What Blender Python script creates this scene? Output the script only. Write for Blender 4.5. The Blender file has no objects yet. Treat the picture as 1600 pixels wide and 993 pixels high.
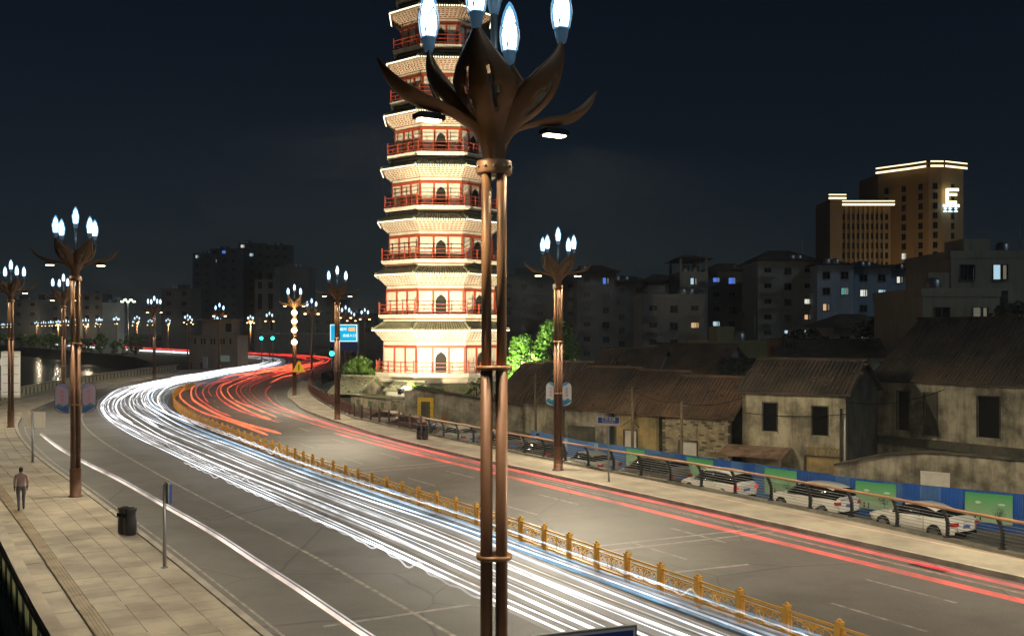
import bpy, bmesh, math, random
from mathutils import Vector, Matrix
random.seed(7)
R = math.radians
scene = bpy.context.scene
col = scene.collection
CAMH, F, HZ = 7.2, 1600.0, 518.0          # eye height (m), focal length in photo pixels, horizon row

# ------------------------------------------------------------------ camera
cam_d = bpy.data.cameras.new('camera')
cam = bpy.data.objects.new('camera', cam_d); col.objects.link(cam)
cam.location = (0, 0, CAMH); cam.rotation_euler = (R(90), 0, 0)
cam_d.sensor_width = 36.0; cam_d.lens = 36.0; cam_d.sensor_fit = 'HORIZONTAL'
cam_d.shift_y = (HZ - 496.5) / 1600.0
cam_d.clip_start = 0.1; cam_d.clip_end = 6000
scene.camera = cam

# ------------------------------------------------------------------ night sky and added fill sun
SKY_STRENGTH, SKY_ELEV, FILL_SUN = 0.0025, 38, 0.30
world = bpy.data.worlds.new('World'); scene.world = world; world.use_nodes = True
wn = world.node_tree.nodes; wl = world.node_tree.links
for n in list(wn): wn.remove(n)
sky = wn.new('ShaderNodeTexSky'); sky.sky_type = 'NISHITA'; sky.sun_disc = False
sky.sun_elevation = R(SKY_ELEV); sky.sun_rotation = R(125); sky.air_density = 1.0; sky.dust_density = 0.1; sky.ozone_density = 6.0
bg = wn.new('ShaderNodeBackground'); bg.inputs['Strength'].default_value = SKY_STRENGTH
wo = wn.new('ShaderNodeOutputWorld')
wl.new(sky.outputs[0], bg.inputs['Color']); wl.new(bg.outputs[0], wo.inputs['Surface'])
sun_d = bpy.data.lights.new('fill_sun', 'SUN'); sun_d.energy = FILL_SUN; sun_d.angle = R(12); sun_d.color = (0.66, 0.85, 1.0)  # added fill sun in place of scattered city light
sun = bpy.data.objects.new('fill_sun', sun_d); col.objects.link(sun)
sun.rotation_euler = (R(52), 0, R(55))

vs = scene.view_settings
scene.display_settings.display_device = 'sRGB'
vs.view_transform = 'Standard'; vs.look = 'None'; vs.exposure = 0.0; vs.gamma = 1.0; vs.use_curve_mapping = False
cy = scene.cycles
cy.use_denoising = True
try: cy.denoiser = 'OPENIMAGEDENOISE'
except Exception: pass
cy.use_adaptive_sampling = True; cy.adaptive_threshold = 0.03
cy.max_bounces = 5; cy.diffuse_bounces = 2; cy.glossy_bounces = 2; cy.transmission_bounces = 3; cy.transparent_max_bounces = 32; cy.volume_bounces = 0
cy.sample_clamp_indirect = 4.0; cy.sample_clamp_direct = 0
cy.caustics_reflective = False; cy.caustics_refractive = False
cy.use_light_tree = True

# ------------------------------------------------------------------ helpers
def GP(px, py, z=0.0):
    """photo pixel -> point of the place at height z"""
    d = (CAMH - z) * F / (py - HZ)
    return Vector(((px - 800) / F * d, d, z))
def DP(px, py, d):
    """photo pixel -> point at distance d"""
    return Vector(((px - 800) / F * d, d, CAMH - (py - HZ) / F * d))

class MB:
    def __init__(s): s.v = []; s.f = []; s.mi = []; s.sm = []
    def face(s, idx, m=0, smooth=False): s.f.append(tuple(idx)); s.mi.append(m); s.sm.append(smooth)
    def poly(s, pts, m=0):
        b = len(s.v); s.v += [tuple(p) for p in pts]; s.face(range(b, b + len(pts)), m)
    def box(s, c, size, rz=0.0, m=0, mat=None):
        sx, sy, sz = size[0] / 2, size[1] / 2, size[2] / 2
        b = len(s.v); ca, sa = math.cos(rz), math.sin(rz)
        for dz in (-sz, sz):
            for dx, dy in ((-sx, -sy), (sx, -sy), (sx, sy), (-sx, sy)):
                p = (dx * ca - dy * sa, dx * sa + dy * ca, dz)
                if mat is not None: p = mat @ Vector((dx, dy, dz))
                s.v.append((c[0] + p[0], c[1] + p[1], c[2] + p[2]))
        for q in ((3, 2, 1, 0), (4, 5, 6, 7), (0, 1, 5, 4), (1, 2, 6, 5), (2, 3, 7, 6), (3, 0, 4, 7)):
            s.face([b + i for i in q], m)
        return s
    def beam(s, a, b_, w, h, m=0, up=(0, 0, 1)):
        a = Vector(a); b_ = Vector(b_); d = b_ - a; L = d.length
        if L < 1e-6: return s
        d.normalize(); u = Vector(up); x = d.cross(u)
        if x.length < 1e-4: x = d.cross(Vector((1, 0, 0)))
        x.normalize(); y = x.cross(d)
        i0 = len(s.v)
        for p in (a, b_):
            for sx, sy in ((-1, -1), (1, -1), (1, 1), (-1, 1)):
                s.v.append(tuple(p + x * (sx * w / 2) + y * (sy * h / 2)))
        for q in ((0, 1, 2, 3), (7, 6, 5, 4), (0, 4, 5, 1), (1, 5, 6, 2), (2, 6, 7, 3), (3, 7, 4, 0)):
            s.face([i0 + i for i in q], m)
        return s
    def tube(s, path, r, n=8, m=0, cap=True, smooth=True):
        P = [Vector(p) for p in path]; k = len(P)
        rr = r if isinstance(r, (list, tuple)) else [r] * k
        b = len(s.v); px = None
        for i, p in enumerate(P):
            t = (P[min(i + 1, k - 1)] - P[max(i - 1, 0)])
            if t.length < 1e-9: t = Vector((0, 0, 1))
            t.normalize()
            ref = px if px is not None else (Vector((1, 0, 0)) if abs(t.x) < .9 else Vector((0, 1, 0)))
            x = (ref - t * ref.dot(t))
            if x.length < 1e-6: x = t.orthogonal()
            x.normalize(); px = x; y = t.cross(x)
            for j in range(n):
                a = 2 * math.pi * j / n
                s.v.append(tuple(p + x * (math.cos(a) * rr[i]) + y * (math.sin(a) * rr[i])))
        for i in range(k - 1):
            for j in range(n):
                j2 = (j + 1) % n
                s.face((b + i * n + j, b + i * n + j2, b + (i + 1) * n + j2, b + (i + 1) * n + j), m, smooth)
        if cap:
            s.face([b + j for j in reversed(range(n))], m); s.face([b + (k - 1) * n + j for j in range(n)], m)
        return s
    def lathe(s, prof, n=16, c=(0, 0, 0), m=0, smooth=True, rot=0.0, ms=None):
        b = len(s.v); k = len(prof)
        for r, z in prof:
            for j in range(n):
                a = 2 * math.pi * j / n + rot
                s.v.append((c[0] + r * math.cos(a), c[1] + r * math.sin(a), c[2] + z))
        for i in range(k - 1):
            for j in range(n):
                j2 = (j + 1) % n
                s.face((b + i * n + j, b + i * n + j2, b + (i + 1) * n + j2, b + (i + 1) * n + j), ms[i] if ms else m, smooth)
        if prof[0][0] > 1e-4: s.face([b + j for j in reversed(range(n))], ms[0] if ms else m)
        if prof[-1][0] > 1e-4: s.face([b + (k - 1) * n + j for j in range(n)], ms[-1] if ms else m)
        return s
    def prism(s, pts, z0, z1, m=0, mt=None):
        n = len(pts); b = len(s.v)
        A = sum(pts[i][0] * pts[(i + 1) % n][1] - pts[(i + 1) % n][0] * pts[i][1] for i in range(n))
        if A < 0: pts = pts[::-1]
        s.v += [(p[0], p[1], z0) for p in pts] + [(p[0], p[1], z1) for p in pts]
        s.face([b + i for i in reversed(range(n))], m); s.face([b + n + i for i in range(n)], m if mt is None else mt)
        for i in range(n):
            j = (i + 1) % n; s.face((b + i, b + j, b + n + j, b + n + i), m)
        return s
    def add(s, o, mat=None, m=None):
        b = len(s.v)
        s.v += [tuple(mat @ Vector(p)) for p in o.v] if mat is not None else list(o.v)
        for f, mi, sm in zip(o.f, o.mi, o.sm): s.face([b + i for i in f], mi if m is None else m, sm)
        return s
    def mesh(s, name, mats):
        me = bpy.data.meshes.new(name); me.from_pydata(s.v, [], s.f)
        for mt in (mats if isinstance(mats, (list, tuple)) else [mats]): me.materials.append(mt)
        me.polygons.foreach_set('material_index', s.mi); me.polygons.foreach_set('use_smooth', s.sm)
        me.update(); return me
    def build(s, name, mats, parent=None, loc=(0, 0, 0), rz=0.0):
        return ob(name, s.mesh(name, mats), parent, loc, rz)

def ob(name, me, parent=None, loc=(0, 0, 0), rz=0.0):
    o = bpy.data.objects.new(name, me); col.objects.link(o)
    o.location = loc; o.rotation_euler = (0, 0, rz); o.parent = parent
    return o
def tag(o, label=None, cat=None, group=None, kind=None):
    if label: o['label'] = label
    if cat: o['category'] = cat
    if group: o['group'] = group
    if kind: o['kind'] = kind
    return o
def thing(name, loc, label, cat, group=None, rz=0.0):
    return tag(ob(name, None, None, loc, rz), label, cat, group)
def struct(o): o['kind'] = 'structure'; return o
def copy_tree(o, parent=None, loc=None, rz=None, label=None):
    c = o.copy(); col.objects.link(c); c.parent = parent
    if loc is not None: c.location = loc
    if rz is not None: c.rotation_euler = (0, 0, rz)
    if label: c['label'] = label
    for ch in list(o.children): copy_tree(ch, c)
    return c
def spline(pts, n):
    """Catmull-Rom through the points, resampled to n points of equal spacing"""
    P = [Vector(p) for p in pts]; P = [P[0] * 2 - P[1]] + P + [P[-1] * 2 - P[-2]]
    out = []
    for i in range(1, len(P) - 2):
        p0, p1, p2, p3 = P[i - 1:i + 3]
        for k in range(24):
            t = k / 24
            out.append(.5 * ((2 * p1) + (p2 - p0) * t + (2 * p0 - 5 * p1 + 4 * p2 - p3) * t * t + (3 * p1 - p0 - 3 * p2 + p3) * t ** 3))
    out.append(P[-2])
    return resample(out, n)
def resample(pts, n):
    L = [0.0]
    for a, b in zip(pts, pts[1:]): L.append(L[-1] + (b - a).length)
    res = []; k = 0
    for i in range(n):
        d = L[-1] * i / (n - 1)
        while k < len(L) - 2 and L[k + 1] < d: k += 1
        t = (d - L[k]) / max(1e-9, L[k + 1] - L[k])
        res.append(pts[k].lerp(pts[k + 1], t))
    return res
def spaced(pts, step):
    """points every `step` metres along a polyline, with tangents"""
    out = []; acc = 0.0; nxt = 0.0
    for a, b in zip(pts, pts[1:]):
        l = (b - a).length
        while nxt <= acc + l:
            t = (nxt - acc) / max(l, 1e-9); out.append((a.lerp(b, t), (b - a).normalized())); nxt += step
        acc += l
    return out

# ------------------------------------------------------------------ materials
def mat(name, c, rough=.8, metal=0.0, var=0.0, scale=1.0, c2=None, bump=0.0, bscale=20.0, streak=0.0, coat=0.0, spec=None, ns=(1, 1, 1)):
    m = bpy.data.materials.new(name); m.use_nodes = True
    nt = m.node_tree; N = nt.nodes; L = nt.links; P = N['Principled BSDF']
    P.inputs['Roughness'].default_value = rough; P.inputs['Metallic'].default_value = metal
    P.inputs['Base Color'].default_value = (*c, 1)
    if coat: P.inputs['Coat Weight'].default_value = coat; P.inputs['Coat Roughness'].default_value = .08
    if spec is not None: P.inputs['Specular IOR Level'].default_value = spec
    if var or c2 or streak or bump:
        tc = N.new('ShaderNodeTexCoord'); geo = N.new('ShaderNodeNewGeometry')
        mp = N.new('ShaderNodeMapping'); mp.inputs['Scale'].default_value = ns
        L.new(geo.outputs['Position'], mp.inputs['Vector'])
        src = None
        if var or c2:
            no = N.new('ShaderNodeTexNoise'); no.inputs['Scale'].default_value = scale; no.inputs['Detail'].default_value = 6; no.inputs['Roughness'].default_value = .62
            L.new(mp.outputs[0], no.inputs['Vector'])
            rp = N.new('ShaderNodeValToRGB'); rp.color_ramp.elements[0].position = .36; rp.color_ramp.elements[1].position = .62
            d = c2 if c2 else tuple(x * (1 - var) for x in c)
            u = c if c2 else tuple(min(1, x * (1 + var * .6)) for x in c)
            rp.color_ramp.elements[0].color = (*d, 1); rp.color_ramp.elements[1].color = (*u, 1)
            L.new(no.outputs['Fac'], rp.inputs['Fac']); src = rp.outputs[0]
        if streak:
            mp2 = N.new('ShaderNodeMapping'); mp2.inputs['Scale'].default_value = (1.15, 1.15, .16)
            L.new(geo.outputs['Position'], mp2.inputs['Vector'])
            n2 = N.new('ShaderNodeTexNoise'); n2.inputs['Scale'].default_value = 1.6; n2.inputs['Detail'].default_value = 8; n2.inputs['Roughness'].default_value = .7
            L.new(mp2.outputs[0], n2.inputs['Vector'])
            r2 = N.new('ShaderNodeValToRGB'); r2.color_ramp.elements[0].position = .44; r2.color_ramp.elements[1].position = .74
            v = 1 - streak; r2.color_ramp.elements[0].color = (1, 1, 1, 1); r2.color_ramp.elements[1].color = (v, v * .97, v * .9, 1)
            L.new(n2.outputs['Fac'], r2.inputs['Fac'])
            mx = N.new('ShaderNodeMix'); mx.data_type = 'RGBA'; mx.blend_type = 'MULTIPLY'; mx.inputs[0].default_value = 1
            if src is not None: L.new(src, mx.inputs[6])
            else: mx.inputs[6].default_value = (*c, 1)
            L.new(r2.outputs[0], mx.inputs[7]); src = mx.outputs[2]
        if src is not None: L.new(src, P.inputs['Base Color'])
        if bump:
            nb = N.new('ShaderNodeTexNoise'); nb.inputs['Scale'].default_value = bscale; nb.inputs['Detail'].default_value = 5
            L.new(mp.outputs[0], nb.inputs['Vector'])
            bp = N.new('ShaderNodeBump'); bp.inputs['Strength'].default_value = bump; bp.inputs['Distance'].default_value = .03
            L.new(nb.outputs['Fac'], bp.inputs['Height']); L.new(bp.outputs[0], P.inputs['Normal'])
    return m
def emit(name, c, s, base=None):
    m = bpy.data.materials.new(name); m.use_nodes = True; P = m.node_tree.nodes['Principled BSDF']
    P.inputs['Base Color'].default_value = (*(base or c), 1); P.inputs['Roughness'].default_value = .4
    P.inputs['Emission Color'].default_value = (*c, 1); P.inputs['Emission Strength'].default_value = s
    return m
def glow(name, c, s):
    """pure emission, for light seen by itself"""
    m = bpy.data.materials.new(name); m.use_nodes = True; nt = m.node_tree
    for n in list(nt.nodes): nt.nodes.remove(n)
    e = nt.nodes.new('ShaderNodeEmission'); o = nt.nodes.new('ShaderNodeOutputMaterial')
    e.inputs[0].default_value = (*c, 1); e.inputs[1].default_value = s; nt.links.new(e.outputs[0], o.inputs[0])
    return m

M = {}
M['asphalt'] = mat('asphalt', (.115, .110, .102), .66, var=.16, scale=.35, bump=.35, bscale=28, ns=(1, 1, 1))
def wear_asphalt(m):
    nt = m.node_tree; N = nt.nodes; L = nt.links; P = N['Principled BSDF']; src = P.inputs['Base Color'].links[0].from_socket
    geo = N.new('ShaderNodeNewGeometry'); no = N.new('ShaderNodeTexNoise'); no.inputs['Scale'].default_value = .9; no.inputs['Detail'].default_value = 5
    mp = N.new('ShaderNodeMix'); mp.data_type = 'VECTOR'; mp.inputs[0].default_value = .12; L.new(geo.outputs['Position'], no.inputs['Vector']); L.new(geo.outputs['Position'], mp.inputs[4]); L.new(no.outputs['Color'], mp.inputs[5])
    vo = N.new('ShaderNodeTexVoronoi'); vo.feature = 'DISTANCE_TO_EDGE'; vo.inputs['Scale'].default_value = .17; L.new(mp.outputs[1], vo.inputs['Vector'])
    r1 = N.new('ShaderNodeValToRGB'); r1.color_ramp.elements[0].position = .0; r1.color_ramp.elements[0].color = (.45, .45, .45, 1); r1.color_ramp.elements[1].position = .006; r1.color_ramp.elements[1].color = (1, 1, 1, 1); L.new(vo.outputs['Distance'], r1.inputs[0])
    n2 = N.new('ShaderNodeTexNoise'); n2.inputs['Scale'].default_value = .22; n2.inputs['Detail'].default_value = 9; n2.inputs['Roughness'].default_value = .72; L.new(geo.outputs['Position'], n2.inputs['Vector'])
    r2 = N.new('ShaderNodeValToRGB'); r2.color_ramp.elements[0].position = .33; r2.color_ramp.elements[0].color = (.66, .65, .64, 1); r2.color_ramp.elements[1].position = .52; r2.color_ramp.elements[1].color = (1, 1, 1, 1); L.new(n2.outputs['Fac'], r2.inputs[0])
    n3 = N.new('ShaderNodeTexNoise'); n3.inputs['Scale'].default_value = 22; n3.inputs['Detail'].default_value = 3; L.new(geo.outputs['Position'], n3.inputs['Vector'])
    r3 = N.new('ShaderNodeValToRGB'); r3.color_ramp.elements[0].position = .3; r3.color_ramp.elements[0].color = (.78, .78, .78, 1); r3.color_ramp.elements[1].position = .7; r3.color_ramp.elements[1].color = (1.15, 1.15, 1.15, 1); L.new(n3.outputs['Fac'], r3.inputs[0])
    for r in (r1, r2, r3):
        mx = N.new('ShaderNodeMix'); mx.data_type = 'RGBA'; mx.blend_type = 'MULTIPLY'; mx.inputs[0].default_value = 1; L.new(src, mx.inputs[6]); L.new(r.outputs[0], mx.inputs[7]); src = mx.outputs[2]
    L.new(src, P.inputs['Base Color'])
wear_asphalt(M['asphalt'])
M['paint'] = mat('worn_road_paint', (.36, .34, .30), .7, c2=(.13, .12, .11), scale=3.2)
M['joint'] = mat('expansion_joint', (.30, .28, .25), .6, c2=(.14, .13, .12), scale=2.5)
M['paver'] = mat('paving_stone', (.36, .315, .245), .8, var=.3, scale=.5, bump=.25, bscale=30)
M['paver2'] = mat('paving_stone_dark', (.33, .29, .225), .8, var=.3, scale=.5, bump=.25, bscale=30)
M['paver3'] = mat('paving_stone_pale', (.39, .34, .265), .8, var=.3, scale=.5, bump=.25, bscale=30)
M['grout'] = mat('paving_joint', (.22, .19, .145), .9, var=.3, scale=2)
M['tactile'] = mat('tactile_paving', (.30, .24, .16), .8, var=.25, scale=1.4)
M['kerb'] = mat('kerb_stone', (.36, .33, .28), .8, var=.25, scale=1.2, bump=.2)
M['concrete'] = mat('concrete', (.25, .24, .20), .85, var=.3, scale=.7, bump=.2, streak=.35)
M['bronze'] = mat('bronze_paint', (.275, .140, .062), .45, .2, var=.12, scale=2)
M['bronze_dark'] = mat('bronze_sleeve', (.15, .07, .035), .48, .25, var=.15, scale=2)
M['gold_paint'] = mat('gold_paint', (.70, .36, .05), .42, .1, var=.1, scale=3)
M['steel'] = mat('grey_steel', (.32, .33, .33), .4, .8, var=.1, scale=3)
M['darksteel'] = mat('dark_steel', (.035, .038, .045), .45, .6)
M['railwood'] = mat('brown_handrail', (.36, .20, .11), .45, .1, var=.15, scale=2)
M['redrail'] = mat('brown_red_rail', (.10, .035, .025), .5, .2)
M['soil'] = mat('dark_earth', (.022, .02, .016), .95, var=.4, scale=.1)
M['lot'] = mat('lane_concrete', (.12, .11, .09), .85, var=.35, scale=.35, bump=.25)
M['plaster'] = mat('pagoda_plaster', (.76, .69, .56), .75, var=.16, scale=.9, streak=.16)
M['course'] = mat('brick_course', (.26, .12, .07), .8, var=.2, scale=3)
M['redwood'] = mat('vermilion_timber', (.36, .062, .024), .5, var=.12, scale=2)
M['rail_red'] = mat('vermilion_railing', (.45, .075, .03), .5)
M['tile_dark'] = mat('glazed_tile', (.16, .165, .10), .5, var=.35, scale=2)
M['tile_ridge'] = mat('tile_roll', (.27, .27, .165), .5, var=.3, scale=2)
M['black'] = mat('dark_void', (.006, .006, .006), .9, spec=.05)
M['niche'] = mat('dark_niche', (.02, .018, .016), .8)
M['oldplaster'] = mat('stained_plaster', (.46, .41, .29), .9, c2=(.17, .15, .105), scale=.75, bump=.4, bscale=9, streak=.7)
M['oldplaster2'] = mat('grey_weathered_plaster', (.38, .345, .26), .9, c2=(.11, .098, .072), scale=.7, bump=.4, bscale=9, streak=.65)
M['oldwall3'] = mat('yellow_weathered_plaster', (.40, .29, .12), .9, c2=(.17, .13, .07), scale=.6, bump=.35, bscale=8, streak=.5)
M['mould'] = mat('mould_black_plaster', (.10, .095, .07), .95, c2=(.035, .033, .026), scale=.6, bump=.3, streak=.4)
M['brick'] = mat('worn_brick', (.36, .30, .18), .9, c2=(.14, .11, .07), scale=1.3, bump=.3, bscale=14)
M['mortar'] = mat('dark_mortar', (.10, .085, .06), .95, var=.3, scale=2)
M['rooftile'] = mat('clay_roof_tile', (.085, .06, .04), .9, c2=(.03, .024, .018), scale=.5, bump=.2)
M['rooftile2'] = mat('brown_roof_tile', (.16, .09, .05), .9, c2=(.06, .04, .026), scale=.5, bump=.2)
M['blue'] = mat('blue_hoarding', (.015, .095, .38), .45, var=.2, scale=.6)
M['blue2'] = mat('blue_hoarding_faded', (.05, .14, .34), .5, var=.2, scale=.6)
M['sign_blue'] = mat('sign_blue', (.012, .05, .27), .4)
M['white'] = mat('white_paint', (.72, .72, .70), .5)
M['offwhite'] = mat('off_white_board', (.52, .50, .44), .6, var=.12, scale=2)
M['carwhite'] = mat('white_car_paint', (.70, .68, .62), .3, coat=.6)
M['carsilver'] = mat('silver_car_paint', (.42, .42, .40), .32, .5, coat=.5)
M['cardark'] = mat('dark_car_paint', (.035, .035, .035), .28, .3, coat=.6)
M['cargrey'] = mat('grey_car_paint', (.14, .13, .115), .3, .4, coat=.5)
M['carglass'] = mat('car_glass', (.012, .012, .013), .06, spec=.6)
M['tyre'] = mat('tyre_rubber', (.018, .018, .018), .85)
M['rim'] = mat('alloy_rim', (.45, .45, .44), .3, .9)
M['tail'] = mat('tail_lamp', (.35, .012, .015), .2)
M['plate'] = mat('number_plate', (.05, .12, .42), .5)
M['binblack'] = mat('black_plastic', (.012, .012, .013), .32)
M['leaf'] = mat('leaf_green', (.07, .135, .022), .5, var=.45, scale=1.5)
M['leafb'] = mat('leaf_bright', (.10, .235, .02), .5, var=.4, scale=1.5)
M['leafdark'] = mat('leaf_dark', (.022, .032, .015), .7, var=.4, scale=1)
M['bark'] = mat('bark', (.06, .045, .03), .9, var=.3, scale=4)
M['wire'] = mat('old_pole_wood', (.17, .13, .075), .9, var=.25, scale=2)
M['rust'] = mat('rusty_sheet', (.30, .20, .13), .7, c2=(.13, .07, .04), scale=1.2)
M['orange'] = mat('orange_door', (.34, .13, .03), .8, c2=(.18, .07, .02), scale=1)
M['yellowpaint'] = mat('yellow_brick_paint', (.62, .40, .03), .7, var=.15, scale=2)
M['tan'] = mat('tan_render', (.30, .25, .18), .85, var=.1, scale=.3, streak=.2)
# light sources seen as such
M['bulb'] = glow('bulb_light', (.60, .86, 1.0), 5.0)
M['bulb_tip'] = glow('bulb_tip_light', (.34, .68, .95), 1.6)
M['bulbfar'] = glow('bulb_light_far', (.55, .80, 1.0), 2.2)
M['bulbcup'] = emit('bulb_cup', (.08, .17, .28), .22, (.20, .25, .30))
M['head'] = glow('lamp_head_light', (1.0, .78, .42), 24)
M['headfar'] = glow('lamp_head_light_far', (1.0, .74, .36), 9)
M['amber'] = glow('amber_flood', (1.0, .72, .30), 26)
M['led'] = glow('eave_led', (1.0, .86, .58), 3.5)
M['greenlight'] = glow('green_signal', (.03, 1.0, .75), 5)

def frosted(name, c):
    m = bpy.data.materials.new(name); m.use_nodes = True; nt = m.node_tree
    for n in list(nt.nodes): nt.nodes.remove(n)
    t = nt.nodes.new('ShaderNodeBsdfTranslucent'); d = nt.nodes.new('ShaderNodeBsdfDiffuse'); mx = nt.nodes.new('ShaderNodeMixShader'); o = nt.nodes.new('ShaderNodeOutputMaterial')
    t.inputs[0].default_value = (*c, 1); d.inputs[0].default_value = (*c, 1); mx.inputs[0].default_value = .35
    nt.links.new(t.outputs[0], mx.inputs[1]); nt.links.new(d.outputs[0], mx.inputs[2]); nt.links.new(mx.outputs[0], o.inputs[0]); return m
M['panelglass'] = frosted('frosted_panel', (.62, .63, .46))
def trail_glow(name, c, s, vary=False):
    """light that adds to what lies behind it and throws no shadow"""
    m = bpy.data.materials.new(name); m.use_nodes = True; nt = m.node_tree
    for n in list(nt.nodes): nt.nodes.remove(n)
    e = nt.nodes.new('ShaderNodeEmission'); t = nt.nodes.new('ShaderNodeBsdfTransparent'); a = nt.nodes.new('ShaderNodeAddShader'); o = nt.nodes.new('ShaderNodeOutputMaterial')
    e.inputs[0].default_value = (*c, 1); e.inputs[1].default_value = s
    if vary:
        ge = nt.nodes.new('ShaderNodeNewGeometry'); no = nt.nodes.new('ShaderNodeTexNoise'); no.inputs['Scale'].default_value = .32; no.inputs['Detail'].default_value = 5; no.inputs['Roughness'].default_value = .6
        mr = nt.nodes.new('ShaderNodeMapRange'); mr.inputs[1].default_value = .36; mr.inputs[2].default_value = .66; mr.inputs[3].default_value = s * .35; mr.inputs[4].default_value = s * 1.45
        nt.links.new(ge.outputs['Position'], no.inputs['Vector']); nt.links.new(no.outputs['Fac'], mr.inputs[0]); nt.links.new(mr.outputs[0], e.inputs[1])
    nt.links.new(e.outputs[0], a.inputs[0]); nt.links.new(t.outputs[0], a.inputs[1]); nt.links.new(a.outputs[0], o.inputs[0]); return m
M['bulbshell'] = trail_glow('bulb_shell', (.16, .46, .80), .42)
def luminaire(ld, s):
    """street-lamp optics: light spread evenly along the ground, shielded towards the pole"""
    ld.use_nodes = True; nt = ld.node_tree; e = [n for n in nt.nodes if n.type == 'EMISSION'][0]; N = nt.nodes; L = nt.links
    tc = N.new('ShaderNodeTexCoord'); sp = N.new('ShaderNodeSeparateXYZ'); L.new(tc.outputs['Normal'], sp.inputs[0])
    ab = N.new('ShaderNodeMath'); ab.operation = 'ABSOLUTE'; L.new(sp.outputs['Z'], ab.inputs[0])
    mx = N.new('ShaderNodeMath'); mx.operation = 'MAXIMUM'; mx.inputs[1].default_value = .36; L.new(ab.outputs[0], mx.inputs[0])
    pw = N.new('ShaderNodeMath'); pw.operation = 'POWER'; pw.inputs[1].default_value = -1.5; L.new(mx.outputs[0], pw.inputs[0])
    xs = N.new('ShaderNodeMath'); xs.operation = 'MULTIPLY'; xs.inputs[1].default_value = s; L.new(sp.outputs['X'], xs.inputs[0])
    mr = N.new('ShaderNodeMapRange'); mr.inputs[1].default_value = -.72; mr.inputs[2].default_value = -.25; mr.inputs[3].default_value = .03; mr.inputs[4].default_value = 1; L.new(xs.outputs[0], mr.inputs[0])
    mu = N.new('ShaderNodeMath'); mu.operation = 'MULTIPLY'; L.new(pw.outputs[0], mu.inputs[0]); L.new(mr.outputs[0], mu.inputs[1]); L.new(mu.outputs[0], e.inputs['Strength'])
# ================================================================== THE SETTING
V2 = lambda x, y, z=0.0: Vector((x, y, z))
ML = spline([V2(18.5, 3), V2(12, 14.2), V2(5.9, 24.9), V2(2.7, 30.7), V2(-.1, 35.9), V2(-4.35, 42.9), V2(-9.7, 51.9), V2(-14.7, 61.3), V2(-19.8, 70.6),
             V2(-26.3, 83.5), V2(-32.8, 99.3), V2(-38.2, 117), V2(-40.6, 131), V2(-42.2, 150), V2(-43, 170), V2(-44, 195), V2(-46.5, 217), V2(-53, 245), V2(-66, 275),
             V2(-94, 318), V2(-142, 388), V2(-230, 530), V2(-370, 745)], 520)
LL = spline([V2(14, -9), V2(4.5, 7), V2(-5.87, 24.3), V2(-11.3, 33.3), V2(-19.1, 45.9), V2(-27.2, 58.8), V2(-35.1, 72.9), V2(-40.6, 84.7), V2(-44.9, 96.8), V2(-48.3, 108.7),
             V2(-51.6, 125), V2(-54.0, 145.8), V2(-55.2, 160), V2(-56.2, 183), V2(-58.5, 212), V2(-66, 243), V2(-81, 275), V2(-106, 315), V2(-155, 385), V2(-245, 530), V2(-390, 745)], 700)
RR = spline([V2(37, -8), V2(23.4, 14.5), V2(14.7, 29.3), V2(8.2, 40.2), V2(1.6, 51.3), V2(-2.8, 58.7), V2(-8.4, 69), V2(-11.6, 75.8), V2(-15.2, 84), V2(-19.2, 94), V2(-22.4, 104.7),
             V2(-25, 114), V2(-28.2, 131), V2(-30.9, 153.6), V2(-33, 178), V2(-34.5, 205), V2(-37, 228), V2(-43, 252), V2(-55, 278), V2(-84, 318), V2(-132, 388), V2(-220, 530), V2(-358, 745)], 700)
PP = spline([V2(-.2, 6), V2(-5.1, 14.4), V2(-11.2, 24.3), V2(-17, 33.9), V2(-24.4, 46), V2(-32.8, 60), V2(-41.3, 75.5), V2(-47.5, 90), V2(-51.9, 103), V2(-57.5, 131), V2(-60.0, 151.6), V2(-61.6, 176), V2(-62, 192)], 500)
FF = spline([V2(25.5, 15.2), V2(20.5, 24), V2(16, 31.9), V2(14.55, 34.8), V2(11.3, 41), V2(7.4, 47.6), V2(3.5, 53.9), V2(-.2, 60.4), V2(-5.95, 70.6), V2(-11, 80), V2(-13.9, 86.4), V2(-20.1, 106.5), V2(-23.7, 120), V2(-26.3, 133), V2(-27.4, 147)], 420)
def near(poly, p):
    return min(poly, key=lambda q: (q.x - p.x) ** 2 + (q.y - p.y) ** 2)
ML_L = [near(LL, p) for p in ML]          # left kerb point opposite each median point
ML_R = [near(RR, p) for p in ML]
def smooth_poly(P, k=4):
    for _ in range(k): P = [P[0]] + [(P[i - 1] + P[i] * 2 + P[i + 1]) / 4 for i in range(1, len(P) - 1)] + [P[-1]]
    return P
ML_L = smooth_poly(ML_L, 6); ML_R = smooth_poly(ML_R, 6)
def lane(u, z=0.0):
    """line at fraction u of the carriageway: 0 median, +1 left kerb, -1 right kerb"""
    Q = ML_L if u >= 0 else ML_R; a = abs(u)
    return [p.lerp(q, a) + Vector((0, 0, z)) for p, q in zip(ML, Q)]
def cut(P, y0, y1): return [p for p in P if y0 <= p.y <= y1]

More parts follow.
